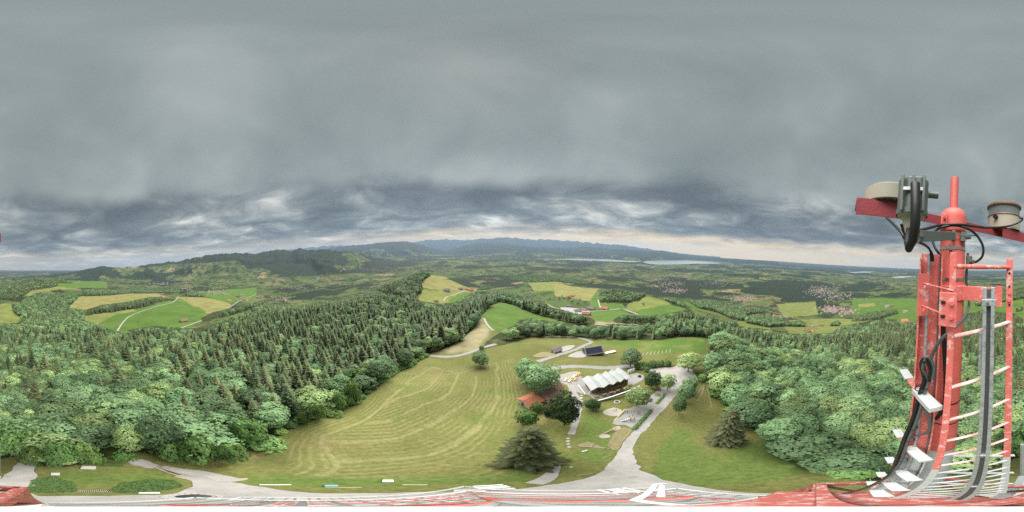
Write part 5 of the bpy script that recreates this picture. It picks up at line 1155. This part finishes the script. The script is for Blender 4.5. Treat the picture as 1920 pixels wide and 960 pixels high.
def forecourt():
    slab('concrete_slab', 104, 889, 17, 1.0, .25, 'concrete', 'smaller grey concrete slab on the grass left of the forecourt', 'slab')
    slab('concrete_slab', 166, 877, 28, 1.3, .3, 'concrete', 'larger pale concrete slab on the grass below the bushes', 'slab')
    P = p2g(176, 921); wd = ang_w(P, 70); a, b = p2g(150, 921), p2g(205, 921)
    e = empty('drain_grate', P, 'dark iron drain grate with parallel bars at the forecourt edge', 'grate', rz=heading(a, b))
    for i in range(18): MB().box((-wd / 2 + wd * (i + .5) / 18, 0, .06), (wd / 36, .95, .12)).build('bar', MATS['old_wood'], e)
    MB().box((0, 0, -.02), (wd, 1.0, .1)).build('pit', MATS['black_iron'], e)
    P = p2g(360, 931); e = empty('fire_pit', P, 'round fire pit with a stone ring and black ash on the forecourt', 'fire pit')
    g = random.Random(3)
    for i in range(22):
        a = i * 2 * math.pi / 22; MB().box((math.cos(a) * 1.0, math.sin(a) * 1.0, .06), (.24, .2, .16), a).build('stone', MATS['stone'], e, .03)
    MB().lathe((0, 0, 0), [(.85, .02), (.5, .09), (.01, .1)], 16).build('ash_bed', MATS['black_iron'], e)
    slab('white_board', 280, 924, 42, .5, .06, 'white_board', 'narrow white board lying on the left of the forecourt', 'board')
    slab('white_board', 444, 928, 30, .55, .06, 'white_board', 'white board lying beside a brown plank on the forecourt', 'board')
    slab('plank', 468, 928, 14, .5, .06, 'plank', 'brown plank right of the white board on the forecourt', 'plank')
    slab('plank', 238, 936, 26, .25, .08, 'plank', 'bent pale plank on the dark gravel left of the fire pit', 'plank')
    slab('plank', 452, 898, 26, .45, .06, 'plank', 'brown board lying on the grass at the forecourt edge', 'plank')
    slab('plank', 516, 909, 66, .25, .12, 'white_board', 'long white plank on the grass beside the forecourt', 'plank')
    slab('plank', 644, 914, 80, .22, .12, 'plank', 'long yellowish plank on the grass in front of the teal crate', 'plank')
    slab('teal_crate', 622, 911, 28, .6, .5, 'teal', 'teal crate lying behind the long yellowish plank', 'crate')
    slab('white_box', 728, 902, 22, .9, .5, 'white_board', 'white panel box standing on the grass in the middle of the lawn', 'box')
    slab('plank', 778, 909, 50, .3, .1, 'plank', 'pale plank lying by the worn patch of grass', 'plank')
    slab('white_board', 880, 920, 60, .6, .1, 'white_board', 'long pale board at the right of the worn grass', 'board')
    for i, (x, y, lb) in enumerate([(925, 914, 'white topped picnic table at the meadow corner of the forecourt'), (1165, 921, 'white topped picnic table on the small grass island of the forecourt')]):
        P = p2g(x, y); picnic('picnic_table', P, .5 + i, 'white_board', lb, None)
    a, b = p2g(296, 877), p2g(372, 898)
    e = empty('timber_edging', (a + b) / 2, 'pair of weathered timber beams edging the gravel lane', 'edging', rz=heading(a, b)); L = (b - a).length
    for s in (-1, 1): MB().beam((-L / 2, s * .28, .12), (L / 2 + s * .3, s * .34, .14), .2, .28).build('beam', MATS['old_wood'], e)
    a, b = p2g(240, 866), p2g(272, 877)
    put(MB().beam((-(b - a).length / 2, 0, .1), ((b - a).length / 2, 0, .1), .18, .25), 'plot_edging', 'old_wood', (a + b) / 2, heading(a, b), 'single beam edging the small gravel plot', 'edging')
    # low leafy ground cover by the forecourt
    g = np.random.default_rng(5); V = []; F = []; n0 = 0; A = []
    for poly, dens in (([(55,912),(60,900),(100,893),(140,905),(145,922),(90,925),(60,922)], 5000), ([(205,921),(230,905),(290,898),(330,900),(345,912),(310,920),(240,924)], 5000), ([(160,863),(230,868),(232,876),(180,874)], 1200)):
        W = [p2g(*p) for p in poly]; pl = [(p.x, p.y) for p in W]; xs = [p[0] for p in pl]; ys = [p[1] for p in pl]
        x = g.uniform(min(xs), max(xs), dens); y = g.uniform(min(ys), max(ys), dens); m = inpoly(x, y, pl); x, y = x[m], y[m]; ht = np.clip(.28 + .3 * fbm(x / 1.3, y / 1.3, 3), .03, .7)
        c = np.stack([x, y, gz_at(x, y) + ht * g.uniform(.3, 1., len(x))], 1); v, f = quads(c, g.normal(0, .5, (len(x), 3)) + np.array([0, 0, 1.]), g.uniform(.12, .3, len(x)), g)
        V.append(v); F.append(f + n0); n0 += len(v); A.append(np.repeat(np.clip(g.normal(.5, .25, len(x)), 0, 1), 4))
    me = mesh_np('ground_cover', np.concatenate(V), np.concatenate(F), [MATS['shrub_leaves']]); at = me.attributes.new('leaf', 'FLOAT', 'POINT'); at.data.foreach_set('value', np.concatenate(A).astype(np.float32))
    tag(link(bpy.data.objects.new('ground_cover', me)), 'low leafy plants growing beside the forecourt', 'plants', kind='stuff')
forecourt()
# ------------------------------------------------------------------ tower top with mast, ladder, lamps and cables
def paint(name, col, worn, amount=(.60, .74)):
    m = mat(name, col, .5, 0., .10, 7., .12, second=worn, mask=amount, bscale=60); return m
paint('red_paint', (.70, .145, .125), (.70, .34, .31))
paint('red_bar', (.72, .17, .15), (.76, .52, .49), (.50, .66))
paint('dark_red_paint', (.30, .045, .055), (.22, .05, .05))
paint('dull_red', (.30, .06, .045), (.42, .30, .27), (.50, .62))
paint('worn_pink', (.72, .42, .38), (.78, .66, .62), (.42, .58))
paint('white_paint', (.52, .55, .55), (.42, .41, .40))
mat('galvanised', (.50, .53, .56), .45, .5, .10, 14., .1, second=(.33, .35, .37), mask=(.48, .6))
mat('rubber', (.012, .012, .013), .45, 0., .05, 5.)
mat('grey_cable', (.10, .105, .11), .5, 0., .05, 5.)
mat('green_grey', (.13, .155, .145), .5, .2, .08, 8.)
mat('lamp_shell', (.40, .37, .30), .55, 0., .08, 6., second=(.28, .24, .18), mask=(.58, .7))
mat('lamp_band', (.20, .12, .08), .5, .3, .1, 8.)
mat('steel_band', (.55, .54, .50), .3, 1., .1, 20.)
def lens():
    m = bpy.data.materials.new('lamp_lens'); m.use_nodes = True; b = m.node_tree.nodes['Principled BSDF']
    b.inputs['Base Color'].default_value = (.35, .40, .40, 1); b.inputs['Roughness'].default_value = .08; b.inputs['Transmission Weight'].default_value = .55
    t = m.node_tree; tc = N(t, 'ShaderNodeTexCoord'); wv = N(t, 'ShaderNodeTexWave'); wv.inputs['Scale'].default_value = 30; t.links.new(tc.outputs['Object'], wv.inputs[0]); bp = N(t, 'ShaderNodeBump'); bp.inputs['Strength'].default_value = .4; t.links.new(wv.outputs['Fac'], bp.inputs['Height']); t.links.new(bp.outputs[0], b.inputs['Normal'])
    MATS['lamp_lens'] = m
lens()
ZW, ZR = -2.0, -4.6
def at_az(x, R, z):                 # plan position from a photo column at eye level
    p = pR(x, 500, R); return Vector((p.x, p.y, z))
MAST = at_az(1785, 1.0, 0); CH = at_az(1746, .86, 0); LR = at_az(1787, .65, 0); RRl = at_az(1893, .86, 0); GRl = at_az(1855, .69, 0)
TW = empty('antenna_tower', (MAST.x, MAST.y, -60), 'red and white steel antenna tower with ladder and top mast', 'tower')
TO = Vector((MAST.x, MAST.y, -60))
def part(mb, name, material, parent=TW, bevel=0., label=None):
    if parent is TW:
        o = mb.build(name, MATS[material], TW, bevel, origin=TO); o.location = (0, 0, 0)
    else:
        o = mb.build(name, MATS[material], parent, bevel, origin=TO); o.location = (0, 0, 0)
    if label: o['label'] = label
    return o
def up(p, z): return Vector((p.x, p.y, z))
def toward(p): d = Vector((-p.x, -p.y, 0)); return d.normalized()
def side(p): d = toward(p); return Vector((-d.y, d.x, 0))
def tower_top():
    m = MAST
    part(MB().lathe(m, [(.078, ZW), (.078, .31), (.074, .335), (.05, .36), (.025, .365)], 28), 'mast_tube', 'red_paint')
    part(MB().lathe(m, [(.078, ZR - .4), (.078, ZW - .003)], 24), 'mast_tube', 'white_paint', label='white painted lower mast tube')
    part(MB().lathe(m, [(.0262, .36), (.0262, .60), (.01, .605)], 14), 'top_stub', 'red_paint')
    part(MB().lathe(m, [(.083, .21), (.083, .30)], 28), 'top_collar', 'red_paint')
    part(MB().lathe(m, [(.0785, -.20), (.090, -.195), (.090, -.115), (.0785, -.11)], 28), 'flange', 'red_bar')
    for z in (.105, -.075, -1.05, -1.35):
        part(MB().lathe(m, [(.0795, z - .008), (.081, z - .008), (.081, z + .008), (.0795, z + .008)], 28), 'band_clamp', 'steel_band' if z > -.5 else 'rubber')
    t = toward(m); s = side(m)
    part(MB().box(m + t * .088 + Vector((0, 0, .107)) + s * -.01, (.03, .02, .03), math.atan2(t.y, t.x)), 'band_screw', 'steel_band')
    # U channel beside the mast with a conduit in its groove
    t = toward(CH); s = side(CH); rz = math.atan2(s.y, s.x)
    for (z0, z1, mt) in ((ZW, .06, 'red_bar'), (ZR, ZW - .003, 'white_paint')):
        h = z1 - z0; zc = (z0 + z1) / 2
        part(MB().box(up(CH, zc), (.105, .010, h), rz), 'channel_web', mt)
        for k in (-1, 1): part(MB().box(up(CH + s * k * .0535 + t * .022, zc), (.008, .055, h), rz), 'channel_flange', mt)
    part(MB().tube([up(CH + t * .035 - s * .012, .06), up(CH + t * .035 - s * .012, -3.4)], .0085, 10), 'conduit', 'galvanised')
    part(MB().tube([up(CH + t * .03 + s * .045, .06), up(CH + t * .03 + s * .045, -3.4)], .005, 8), 'conduit', 'grey_cable')
    # ladder
    for P_, w_, ztop in ((LR, .026, .055), (RRl, .034, .045)):
        t = toward(P_); s = side(P_); rz = math.atan2(s.y, s.x)
        for (z0, z1, mt) in ((ZW - (0 if P_ is RRl else -.05), ztop, 'red_bar'), (ZR, ZW - .004 - (0 if P_ is RRl else -.05), 'white_paint')):
            part(MB().box(up(P_, (z0 + z1) / 2), (w_, .012, z1 - z0), rz), 'ladder_rail', mt, bevel=.002)
        for z in (-.03, -.10, -.20):
            if P_ is RRl: part(MB().tube([up(P_ + t * .005, z), up(P_ + t * .010, z)], .006, 8), 'bolt_hole', 'black_iron')
    for i in range(16):
        z = .0 - .3 * i; mt = 'red_bar' if z > ZW else 'white_paint'
        a = up(LR, z); b = up(RRl, z); part(MB().tube([a, b], .0105, 10), 'rung', 'red_bar' if i == 0 else ('worn_pink' if z > ZW else mt), label='red top rung' if i == 0 else None)
    # galvanised fall arrest rail in front of the rungs
    t = toward(GRl); s = side(GRl); rz = math.atan2(s.y, s.x); zt, zb = -.085, -40.
    for k in (-1, 1): part(MB().box(up(GRl + s * k * .0165, (zt + zb) / 2), (.016, .03, zt - zb), rz), 'rail_flange', 'galvanised', bevel=.002)
    part(MB().box(up(GRl - t * .012, (zt + zb) / 2 - .01), (.018, .006, zt - zb), rz), 'rail_slot', 'grey_cable')
    for z in (-.15, -1.55, -3.0):
        part(MB().box(up(GRl - t * .004, z), (.060, .040, .03), rz), 'rail_clamp', 'galvanised', bevel=.003); part(MB().tube([up(GRl + t * .018 + s * -.004, z), up(GRl + t * .03 + s * -.004, z)], .006, 8), 'clamp_bolt', 'steel_band')
    part(MB().box(up(GRl - s * .032 - t * .02, -.42), (.012, .03, .24), rz), 'rail_bracket', 'galvanised')
    # red bar from the mast flange to the right rail
    a = up(m + side(m) * -.07, -.155); b = up(RRl - toward(RRl) * .05 + side(RRl) * -.06, -.155)
    part(MB().beam(a, b, .012, .085), 'support_bar', 'red_bar', bevel=.002)
    part(MB().box(up(RRl - side(RRl) * .055, -.155), (.035, .01, .11), math.atan2(side(RRl).y, side(RRl).x)), 'end_plate', 'red_bar')
    for z in (-.135, -.175): part(MB().tube([up(RRl + toward(RRl) * .004, z), up(RRl + toward(RRl) * .016, z)], .009, 6), 'bolt', 'red_bar')
    # clamp plates with bolts on channel and left rail
    A = at_az(1733, .78, -.14); t = toward(A); s = side(A)
    part(MB().box(up(A, -.145), (.055, .010, .21), math.atan2(s.y, s.x) + .35), 'clamp_plate', 'red_bar', bevel=.002)
    B = at_az(1780, .60, -.16); tB = toward(B); sB = side(B)
    part(MB().box(up(B, -.165), (.066, .008, .135), math.atan2(sB.y, sB.x) - .2), 'clamp_plate', 'red_bar', bevel=.002)
    for z in (-.135, -.19):
        part(MB().tube([up(B + tB * .004 + sB * .012, z), up(B + tB * .022 + sB * .012, z)], .0085, 6), 'bolt', 'red_bar')
        part(MB().beam(up(B + tB * .0055 - sB * .010, z), up(B + tB * .0055 - sB * .026, z), .003, .012), 'slot', 'black_iron')
    for z in (-.085, -.195):
        part(MB().tube([up(A + t * .03 + s * .03, z), up(A + t * .01, z), up(B - tB * .03 + sB * .02, z - .01)], .004, 7), 'u_bolt', 'red_bar')
        part(MB().tube([up(A + t * .03 + s * .005, z - .012), up(A + t * .045 + s * .005, z - .012)], .007, 6), 'bolt', 'red_bar')
    # white cable brackets across the channel
    for i in range(5):
        z = -.80 - .9 * i; a = at_az(1705, 1.06, z); b = at_az(1769, .66, z); mt = 'white_paint'
        d = (b - a).normalized()
        part(MB().beam(a, a.lerp(b, .26), .052, .012), 'cable_bracket', mt, bevel=.002); part(MB().beam(a.lerp(b, .54), b, .058, .045), 'cable_bracket', mt, bevel=.004)
        part(MB().beam(a.lerp(b, .28) - Vector((0, 0, .008)), a.lerp(b, .54) - Vector((0, 0, .008)), .03, .012), 'bracket_strap', 'red_bar')
        part(MB().tube([a + Vector((0, 0, .0)) - d * .07, a + d * .02], .004, 6), 'bracket_bolt', 'steel_band')
    # cross arms with lamp plates
    zc = .285
    L_end = at_az(1605, .80, zc); R_end = at_az(1902, 1.45, zc)
    for E, nm, wp in ((L_end, 'left', .14), (R_end, 'right', .17)):
        st = up(m, zc); d = (E - st); Ln = d.length; d.normalize(); n = Vector((-d.y, d.x, 0)); n = n if n.dot(-m) > 0 else -n
        part(MB().beam(st + d * .07, E, .05, .008), 'cross_arm', 'dark_red_paint'); part(MB().beam(st + d * .07 + n * .024 - Vector((0, 0, .022)), E + n * .024 - Vector((0, 0, .022)), .007, .05), 'cross_arm_web', 'dark_red_paint')
        pl = [E + d * .02 + n * wp * .55, E + d * .02 - n * wp * .75, E - d * .30 - n * wp * .75, E - d * .36 - n * .02, E - d * .28 + n * wp * .55]
        part(MB().prism([(p.x, p.y) for p in pl], zc + .006, zc + .016), 'lamp_plate', 'dark_red_paint')
        part(MB().beam(pl[0] - Vector((0, 0, .03)), pl[4] - Vector((0, 0, .03)), .008, .075), 'plate_lip', 'dark_red_paint')
    t = toward(m)
    part(MB().box(up(m + t * .075 - side(m) * .055, .27), (.035, .05, .07), .5), 'arm_clamp', 'red_paint', bevel=.004)
    part(MB().tube([up(m + t * .10 - side(m) * .05, .27), up(m + t * .118 - side(m) * .05, .27)], .008, 6), 'bolt', 'dark_red_paint')
tower_top()
def lattice():
    """tower body below the top section: four splayed legs, bracing, work platforms"""
    cx, cy = .36, -.85; rot = RAD(28)
    lev = [ZR - .35, -9, -13.5, -18.5, -24, -30, -37, -45, -53, -60.2]
    def hw(z): return .36 + max(0, (-z - 9)) * .062
    def corner(k, z):
        a = rot + k * math.pi / 2; r = hw(z) * 1.414; return Vector((cx + math.cos(a) * r, cy + math.sin(a) * r, z))
    for i in range(len(lev) - 1):
        z0, z1 = lev[i], lev[i + 1]; mt = 'dull_red' if i == 0 else 'red_paint' if i % 2 == 0 else 'white_paint'; wleg = .07 + .015 * i
        for k in range(4):
            a, b = corner(k, z0), corner(k, z1); part(MB().beam(a, b, wleg), 'leg', mt)
            c, d = corner((k + 1) % 4, z0), corner((k + 1) % 4, z1); mid = (z0 + z1) / 2
            part(MB().beam(a, c, .07, .09), 'horizontal_brace', mt)
            part(MB().beam(corner(k, z0), d, .05, .05), 'diagonal_brace', mt); part(MB().beam(c + (corner(k, z0) - c) * .01, b, .05, .05), 'diagonal_brace', mt)
    z = ZR - .3
    part(MB().box((cx - .06, cy + .30, z), (.52, .52, .03), rot + math.pi / 4), 'top_plate', 'dull_red')
    for k in range(4): part(MB().beam(corner(k, z + .05), corner((k + 1) % 4, z + .05), .05, .06), 'plate_rim', 'dull_red')
    for z, w_ in ((-18.4, 1.5), (-36.9, 3.0), (-52.9, 4.2)):
        for i in range(14):
            u = -1 + 2 * (i + .5) / 14; a = Vector((math.cos(rot + math.pi / 4), math.sin(rot + math.pi / 4), 0)); b = Vector((-a.y, a.x, 0)); c = Vector((cx, cy, z))
            part(MB().beam(c + a * u * w_ - b * w_, c + a * u * w_ + b * w_, .05, .06), 'grating_bar', 'green_grey')
        for k in (-1, 1):
            part(MB().beam(c + b * k * w_ - a * w_ + Vector((0, 0, .5)), c + b * k * w_ + a * w_ + Vector((0, 0, .5)), .06, .06), 'guard_rail', 'white_paint'); part(MB().beam(c + a * k * w_ - b * w_ + Vector((0, 0, .5)), c + a * k * w_ + b * w_ + Vector((0, 0, .5)), .06, .06), 'guard_rail', 'white_paint')
    for k in range(4):
        p = corner(k, -60); part(MB().box((p.x, p.y, -59.9), (1.2, 1.2, 1.0), rot), 'footing', 'concrete')
    # galvanised outrigger post behind the ladder
    p = at_az(1917, 1.9, 0); part(MB().tube([up(p, -3.6), up(p, -7.0)], .022, 8), 'outrigger_post', 'galvanised')
    part(MB().beam(up(p, -6.4), Vector((RRl.x, RRl.y, -5.6)), .06, .05), 'outrigger_arm', 'white_paint')
    for z, dx in ((-2.25, .5), (-3.1, .35), (-4.0, .45)):
        part(MB().beam(up(m_ := MAST, z) - side(MAST) * .05, at_az(1905, 1.0, z), .03, .02), 'strut', 'white_paint')
lattice()
def antennas():
    z = -9.0; p = pZ(1229, 908, z)
    e = empty('antenna_boom', p, 'pair of slim white booms reaching out from the tower below the camera', 'boom')
    ends = [(pZ(1228, 908, z), pZ(1190, 937, z)), (pZ(1241, 906, z), pZ(1239, 931, z))]
    for k, (q, r) in enumerate(ends): MB().beam(q - p, r - p, .05, .05).build('boom', MATS['white_board'], e, .006)
    MB().beam(ends[0][0] - p, pZ(1244, 906, z + .03) - p, .04, .04).build('tie_bar', MATS['white_board'], e)
    MB().tube([pZ(1241, 908, z) - p + Vector((0, 0, -.3)), pZ(1241, 908, z) - p + Vector((0, 0, .3))], .03, 8).build('end_post', MATS['galvanised'], e)
    MB().beam(ends[0][1] - p, Vector((.30, -.50, z)) - p, .06, .05).build('boom_root', MATS['white_paint'], e)
antennas()
def lamps():
    for i, (x, R, r, h, lb) in enumerate([(1662, .845, .135, .085, 'left beige drum shaped obstruction lamp cut low on its red plate'), (1882, 1.36, .14, .23, 'right beige drum shaped obstruction lamp with glass band and dark rim')]):
        P = at_az(x, R, .303); e = empty('obstruction_lamp', P, lb, 'lamp', 'obstruction lamps on the cross arms')
        if i == 0:
            MB().lathe((0, 0, 0), [(r * .97, 0), (r, h), (r * .9, h + .01), (.005, h + .012)], 32).build('drum', MATS['lamp_shell'], e)
            MB().lathe((0, 0, 0), [(r * 1.02, 0), (r * 1.02, .006), (r * .9, .006)], 32).build('gasket', MATS['rubber'], e)
        else:
            MB().lathe((0, 0, 0), [(r * .97, 0), (r * .97, h * .52), (r * .9, h * .53)], 32).build('drum', MATS['lamp_shell'], e)
            MB().lathe((0, 0, 0), [(r * .95, h * .53), (r * .95, h * .86)], 32).build('lens', MATS['lamp_lens'], e)
            MB().lathe((0, 0, 0), [(r * .55, h * .52), (r * .5, h * .86)], 20).build('lamp_core', MATS['lamp_shell'], e)
            MB().lathe((0, 0, 0), [(r * .99, h * .50), (r * 1.01, h * .52), (r * .99, h * .55)], 32).build('band', MATS['lamp_band'], e)
            MB().lathe((0, 0, 0), [(r * .95, h * .86), (r * 1.05, h * .88), (r * 1.05, h * .94), (r * .95, h), (.005, h * 1.02)], 32).build('cap', MATS['lamp_band'], e)
            MB().tube([(r * .3, -r * .2, h), (r * .3, -r * .2, h + .03)], .008, 8).build('cap_knob', MATS['lamp_band'], e)
            d = toward(P); s = side(P); q = d * r * .9 - s * r * .45
            MB().tube([(q.x * .9, q.y * .9, .09), (q.x * 1.15, q.y * 1.15, .09)], .018, 10).build('cable_gland', MATS['rubber'], e)
lamps()
def sensor():
    R = .36; P = at_az(1705, R, 0); t = toward(P); s = side(P); rz = math.atan2(s.y, s.x)
    e = empty('weather_sensor', P, 'green grey instrument housing hanging close to the camera with a thick black cable', 'sensor')
    def b(mb, n, m, bv=0.): o = mb.build(n, MATS[m], e, bv); return o
    z0, z1 = .112, .20
    mb = MB(); pl = [(math.cos(a) * .037, math.sin(a) * .034) for a in np.linspace(0, 2 * math.pi, 9)[:-1] + .39]; mb.prism(pl, z0, z1); b(mb, 'housing', 'green_grey', .004)
    for k in (-1, 0, 1): b(MB().box((s.x * k * .022 + t.x * .034, s.y * k * .022 + t.y * .034, (z0 + z1) / 2), (.006, .008, z1 - z0), rz), 'rib', 'green_grey', .001)
    b(MB().box((t.x * .036, t.y * .036, .163), (.04, .006, .008), rz), 'cross_bar', 'galvanised')
    b(MB().tube([(-(-s.x) * .036, s.y * .036, .168), (s.x * .058, s.y * .058, .168)], .009, 10), 'side_knob', 'green_grey')
    b(MB().lathe((0, 0, 0), [(.033, z0), (.030, z0 - .006), (.022, z0 - .008), (.008, .052), (.002, .050)], 20), 'cone', 'lamp_shell')
    b(MB().lathe((0, 0, 0), [(.036, z0 - .002), (.036, z0 + .01)], 20), 'skirt', 'green_grey')
    o = MB().tube([pR(1716, 345, .30), pR(1717, 380, .29), pR(1716, 420, .29), pR(1712, 450, .30), pR(1704, 466, .31), pR(1701, 455, .33), pR(1704, 430, .35)], [.0095, .0095, .0095, .009, .008, .007, .006], 12).build('sensor_cable', MATS['rubber']); tag(o, 'thick black cable hanging in a hook below the instrument housing', 'cable')
    # green grey clamp arm to the mast
    e2 = empty('sensor_bracket', at_az(1755, .85, .05), 'green grey steel bracket clamped round the mast below the cross arms', 'bracket')
    a = pR(1722, 443, .62); c = pR(1789, 443, .905); loc = e2.location
    def bb(mb, n, m): return mb.build(n, MATS[m], e2, .002)
    bb(MB().beam(a - loc, c - loc, .02, .045), 'arm', 'green_grey'); bb(MB().tube([pR(1728, 440, .60) - loc, pR(1729, 440, .63) - loc], .008, 6), 'bolt', 'steel_band'); bb(MB().tube([pR(1720, 452, .60) - loc, pR(1721, 452, .64) - loc], .009, 6), 'bolt', 'steel_band')
    q = pR(1788, 442, .90); bb(MB().box(q - loc, (.02, .02, .06), .4), 'jaw', 'green_grey'); q2 = pR(1806, 444, .93); bb(MB().box(q2 - loc, (.03, .025, .055), .4), 'jaw', 'green_grey')
    bb(MB().tube([pR(1788, 441, .895) - loc, pR(1832, 442, .97) - loc], .004, 6), 'threaded_rod', 'steel_band')
    bb(MB().tube([q2 - loc, pR(1820, 446, .95) - loc], [.02, .008], 8), 'nut', 'green_grey')
    e3 = empty('camera_mount', (0, 0, 0), 'white rod that carries the camera, straight below it', 'mount')
    d = p2d(960, 960); d = Vector((float(d[0]), float(d[1]), float(d[2])))
    MB().tube([d * .33, d * 4.85], .0110, 20).build('rod', MATS['white_paint'], e3)
    MB().lathe(d * 4.85, [(.06, 0), (.06, .02), (.015, .025)], 16).build('foot_plate', MATS['white_paint'], e3)
sensor()
def spline(pts, n=8):
    out = []; m = len(pts)
    for i in range(m - 1):
        p0, p1, p2, p3 = pts[max(i - 1, 0)], pts[i], pts[i + 1], pts[min(i + 2, m - 1)]
        for j in range(n):
            t = j / n; out.append(.5 * ((2 * p1) + (p2 - p0) * t + (2 * p0 - 5 * p1 + 4 * p2 - p3) * t * t + (3 * p1 - p0 - 3 * p2 + p3) * t ** 3))
    return out + [pts[-1]]
def cable(pix, r, material, label):
    P = spline([pR(x, y, R) for x, y, R in pix]); c = P[0].copy()
    o = MB().tube(P, r, 10).build('cable', MATS[material], None, 0., origin=c); tag(o, label, 'cable', 'cables on the tower top'); return o
def cables():
    cable([(1719,433,.60),(1740,428,.75),(1765,422,.88),(1800,421,.90),(1850,427,1.05),(1890,424,1.20),(1912,416,1.24),(1917,410,1.24),(1911,408,1.23)], .0075, 'rubber', 'black cable running past the mast to the right obstruction lamp')
    cable([(1752,434,.86),(1766,426,.88),(1792,423,.90),(1815,429,.92),(1832,442,.95),(1843,462,.96),(1842,480,.97),(1832,490,.98),(1824,492,.99)], .0075, 'rubber', 'black cable looping down from the bracket to a plug right of the mast')
    cable([(1662,408,.72),(1675,420,.66),(1690,436,.60),(1700,450,.60),(1725,455,.68),(1740,464,.78),(1748,477,.82),(1750,490,.82)], .006, 'rubber', 'black cable from the left lamp plate down to the channel')
    cable([(1690,420,.50),(1698,440,.52),(1712,450,.58),(1735,460,.74),(1744,470,.80),(1746,490,.82)], .005, 'rubber', 'thin black cable beside the lamp cable down to the channel')
    cable([(1749,453,.90),(1752,462,.88),(1758,472,.87),(1764,480,.88)], .007, 'rubber', 'short black cable behind the bracket arm')
    cable([(1815,475,1.06),(1813,500,1.05),(1812,530,1.06),(1816,550,1.08),(1817,570,1.0),(1811,590,.86),(1796,608,.74),(1778,624,.66),(1762,640,.68),(1750,660,.72),(1744,675,.74)], .0085, 'grey_cable', 'grey cable swinging from behind the mast across the ladder rail')
    cable([(1764,572,.86),(1766,600,.86),(1770,660,.87),(1772,720,.88),(1770,755,.88),(1762,775,.86),(1753,786,.85)], .009, 'rubber', 'straight black cable down the front of the mast tube')
    cable([(1768,572,.86),(1770,600,.86),(1774,660,.87),(1775,720,.88),(1773,757,.88),(1766,775,.86),(1756,787,.85)], .006, 'rubber', 'thinner black cable beside the one on the mast tube')
    base = [(1737,712),(1730,735),(1722,765),(1712,795),(1700,822),(1692,845),(1683,868),(1668,890),(1645,905),(1615,918),(1580,926)]
    for k in range(4):
        off = [(-5, 0), (0, 1), (4, 3), (2, -2)][k]
        pts = [(x + off[0] * (1 if i < 7 else 0), y + off[1] * .3, .77 + .012 * (k % 2)) for i, (x, y) in enumerate(base)]
        top = [[(1746,705),(1748,688),(1742,674),(1732,672),(1727,685)], [(1742,715),(1744,695),(1738,678),(1731,682)], [(1748,712),(1750,690),(1744,672),(1735,670),(1730,690)], [(1731,690)]][k]
        cable([(x, y, .74) for x, y in top] + pts, .0085, 'rubber' if k != 2 else 'grey_cable', ['leftmost', 'middle', 'grey', 'innermost'][k] + ' strand of the cable bundle left of the channel')
    cable([(1729,750,.78),(1736,770,.78),(1743,790,.78),(1742,808,.79),(1730,815,.79),(1716,818,.79),(1700,822,.78)], .0085, 'grey_cable', 'grey cable bowing out beside the cable bundle')
    for i, (x, y) in enumerate([(1727, 727), (1709, 802), (1703, 824), (1690, 862)]):
        P = pR(x, y, .775); n = Vector((.2, .3, 1)).normalized()
        a = Vector((1, 0, -.2)); b = n.cross(a).normalized(); ring = [P + (a.normalized() * math.cos(q) + b * math.sin(q)) * .028 for q in np.linspace(0, 2 * math.pi, 15)]
        o = MB().tube(ring, .003, 6).build('cable_tie', MATS['rubber'], None, 0., origin=P); tag(o, ['topmost', 'second', 'third', 'lowest'][i] + ' black tie round the cable bundle', 'cable tie', 'ties round the cable bundle')
    e = empty('cable_plug', pR(1817, 488, 1.0), 'dark plug box on the right of the mast with a black cable', 'plug'); L = e.location
    MB().box((0, 0, 0), (.035, .04, .055), .5).build('box', MATS['green_grey'], e, .004); MB().tube([pR(1820, 491, .985) - L, pR(1826, 491, .97) - L], .012, 10).build('gland', MATS['lamp_band'], e)
cables()
# ------------------------------------------------------------------ haze over the valley
def build_haze():
    m = bpy.data.materials.new('haze'); m.use_nodes = True; t = m.node_tree; t.nodes.clear()
    out = N(t, 'ShaderNodeOutputMaterial'); v = N(t, 'ShaderNodeVolumePrincipled')
    v.inputs['Color'].default_value = (.46, .63, .90, 1); v.inputs['Density'].default_value = HAZE; v.inputs['Anisotropy'].default_value = .1
    t.links.new(v.outputs[0], out.inputs['Volume'])
    top = max(float(GZ.max()) + 30, 60.); bot = float(GZ.min()) - 5; R = RMAX + 500
    o = MB().box((0, 0, (top + bot) / 2), (2 * R, 2 * R, top - bot)).build('haze', m); tag(o, kind='stuff')
HAZE = 2.7e-5
build_haze()
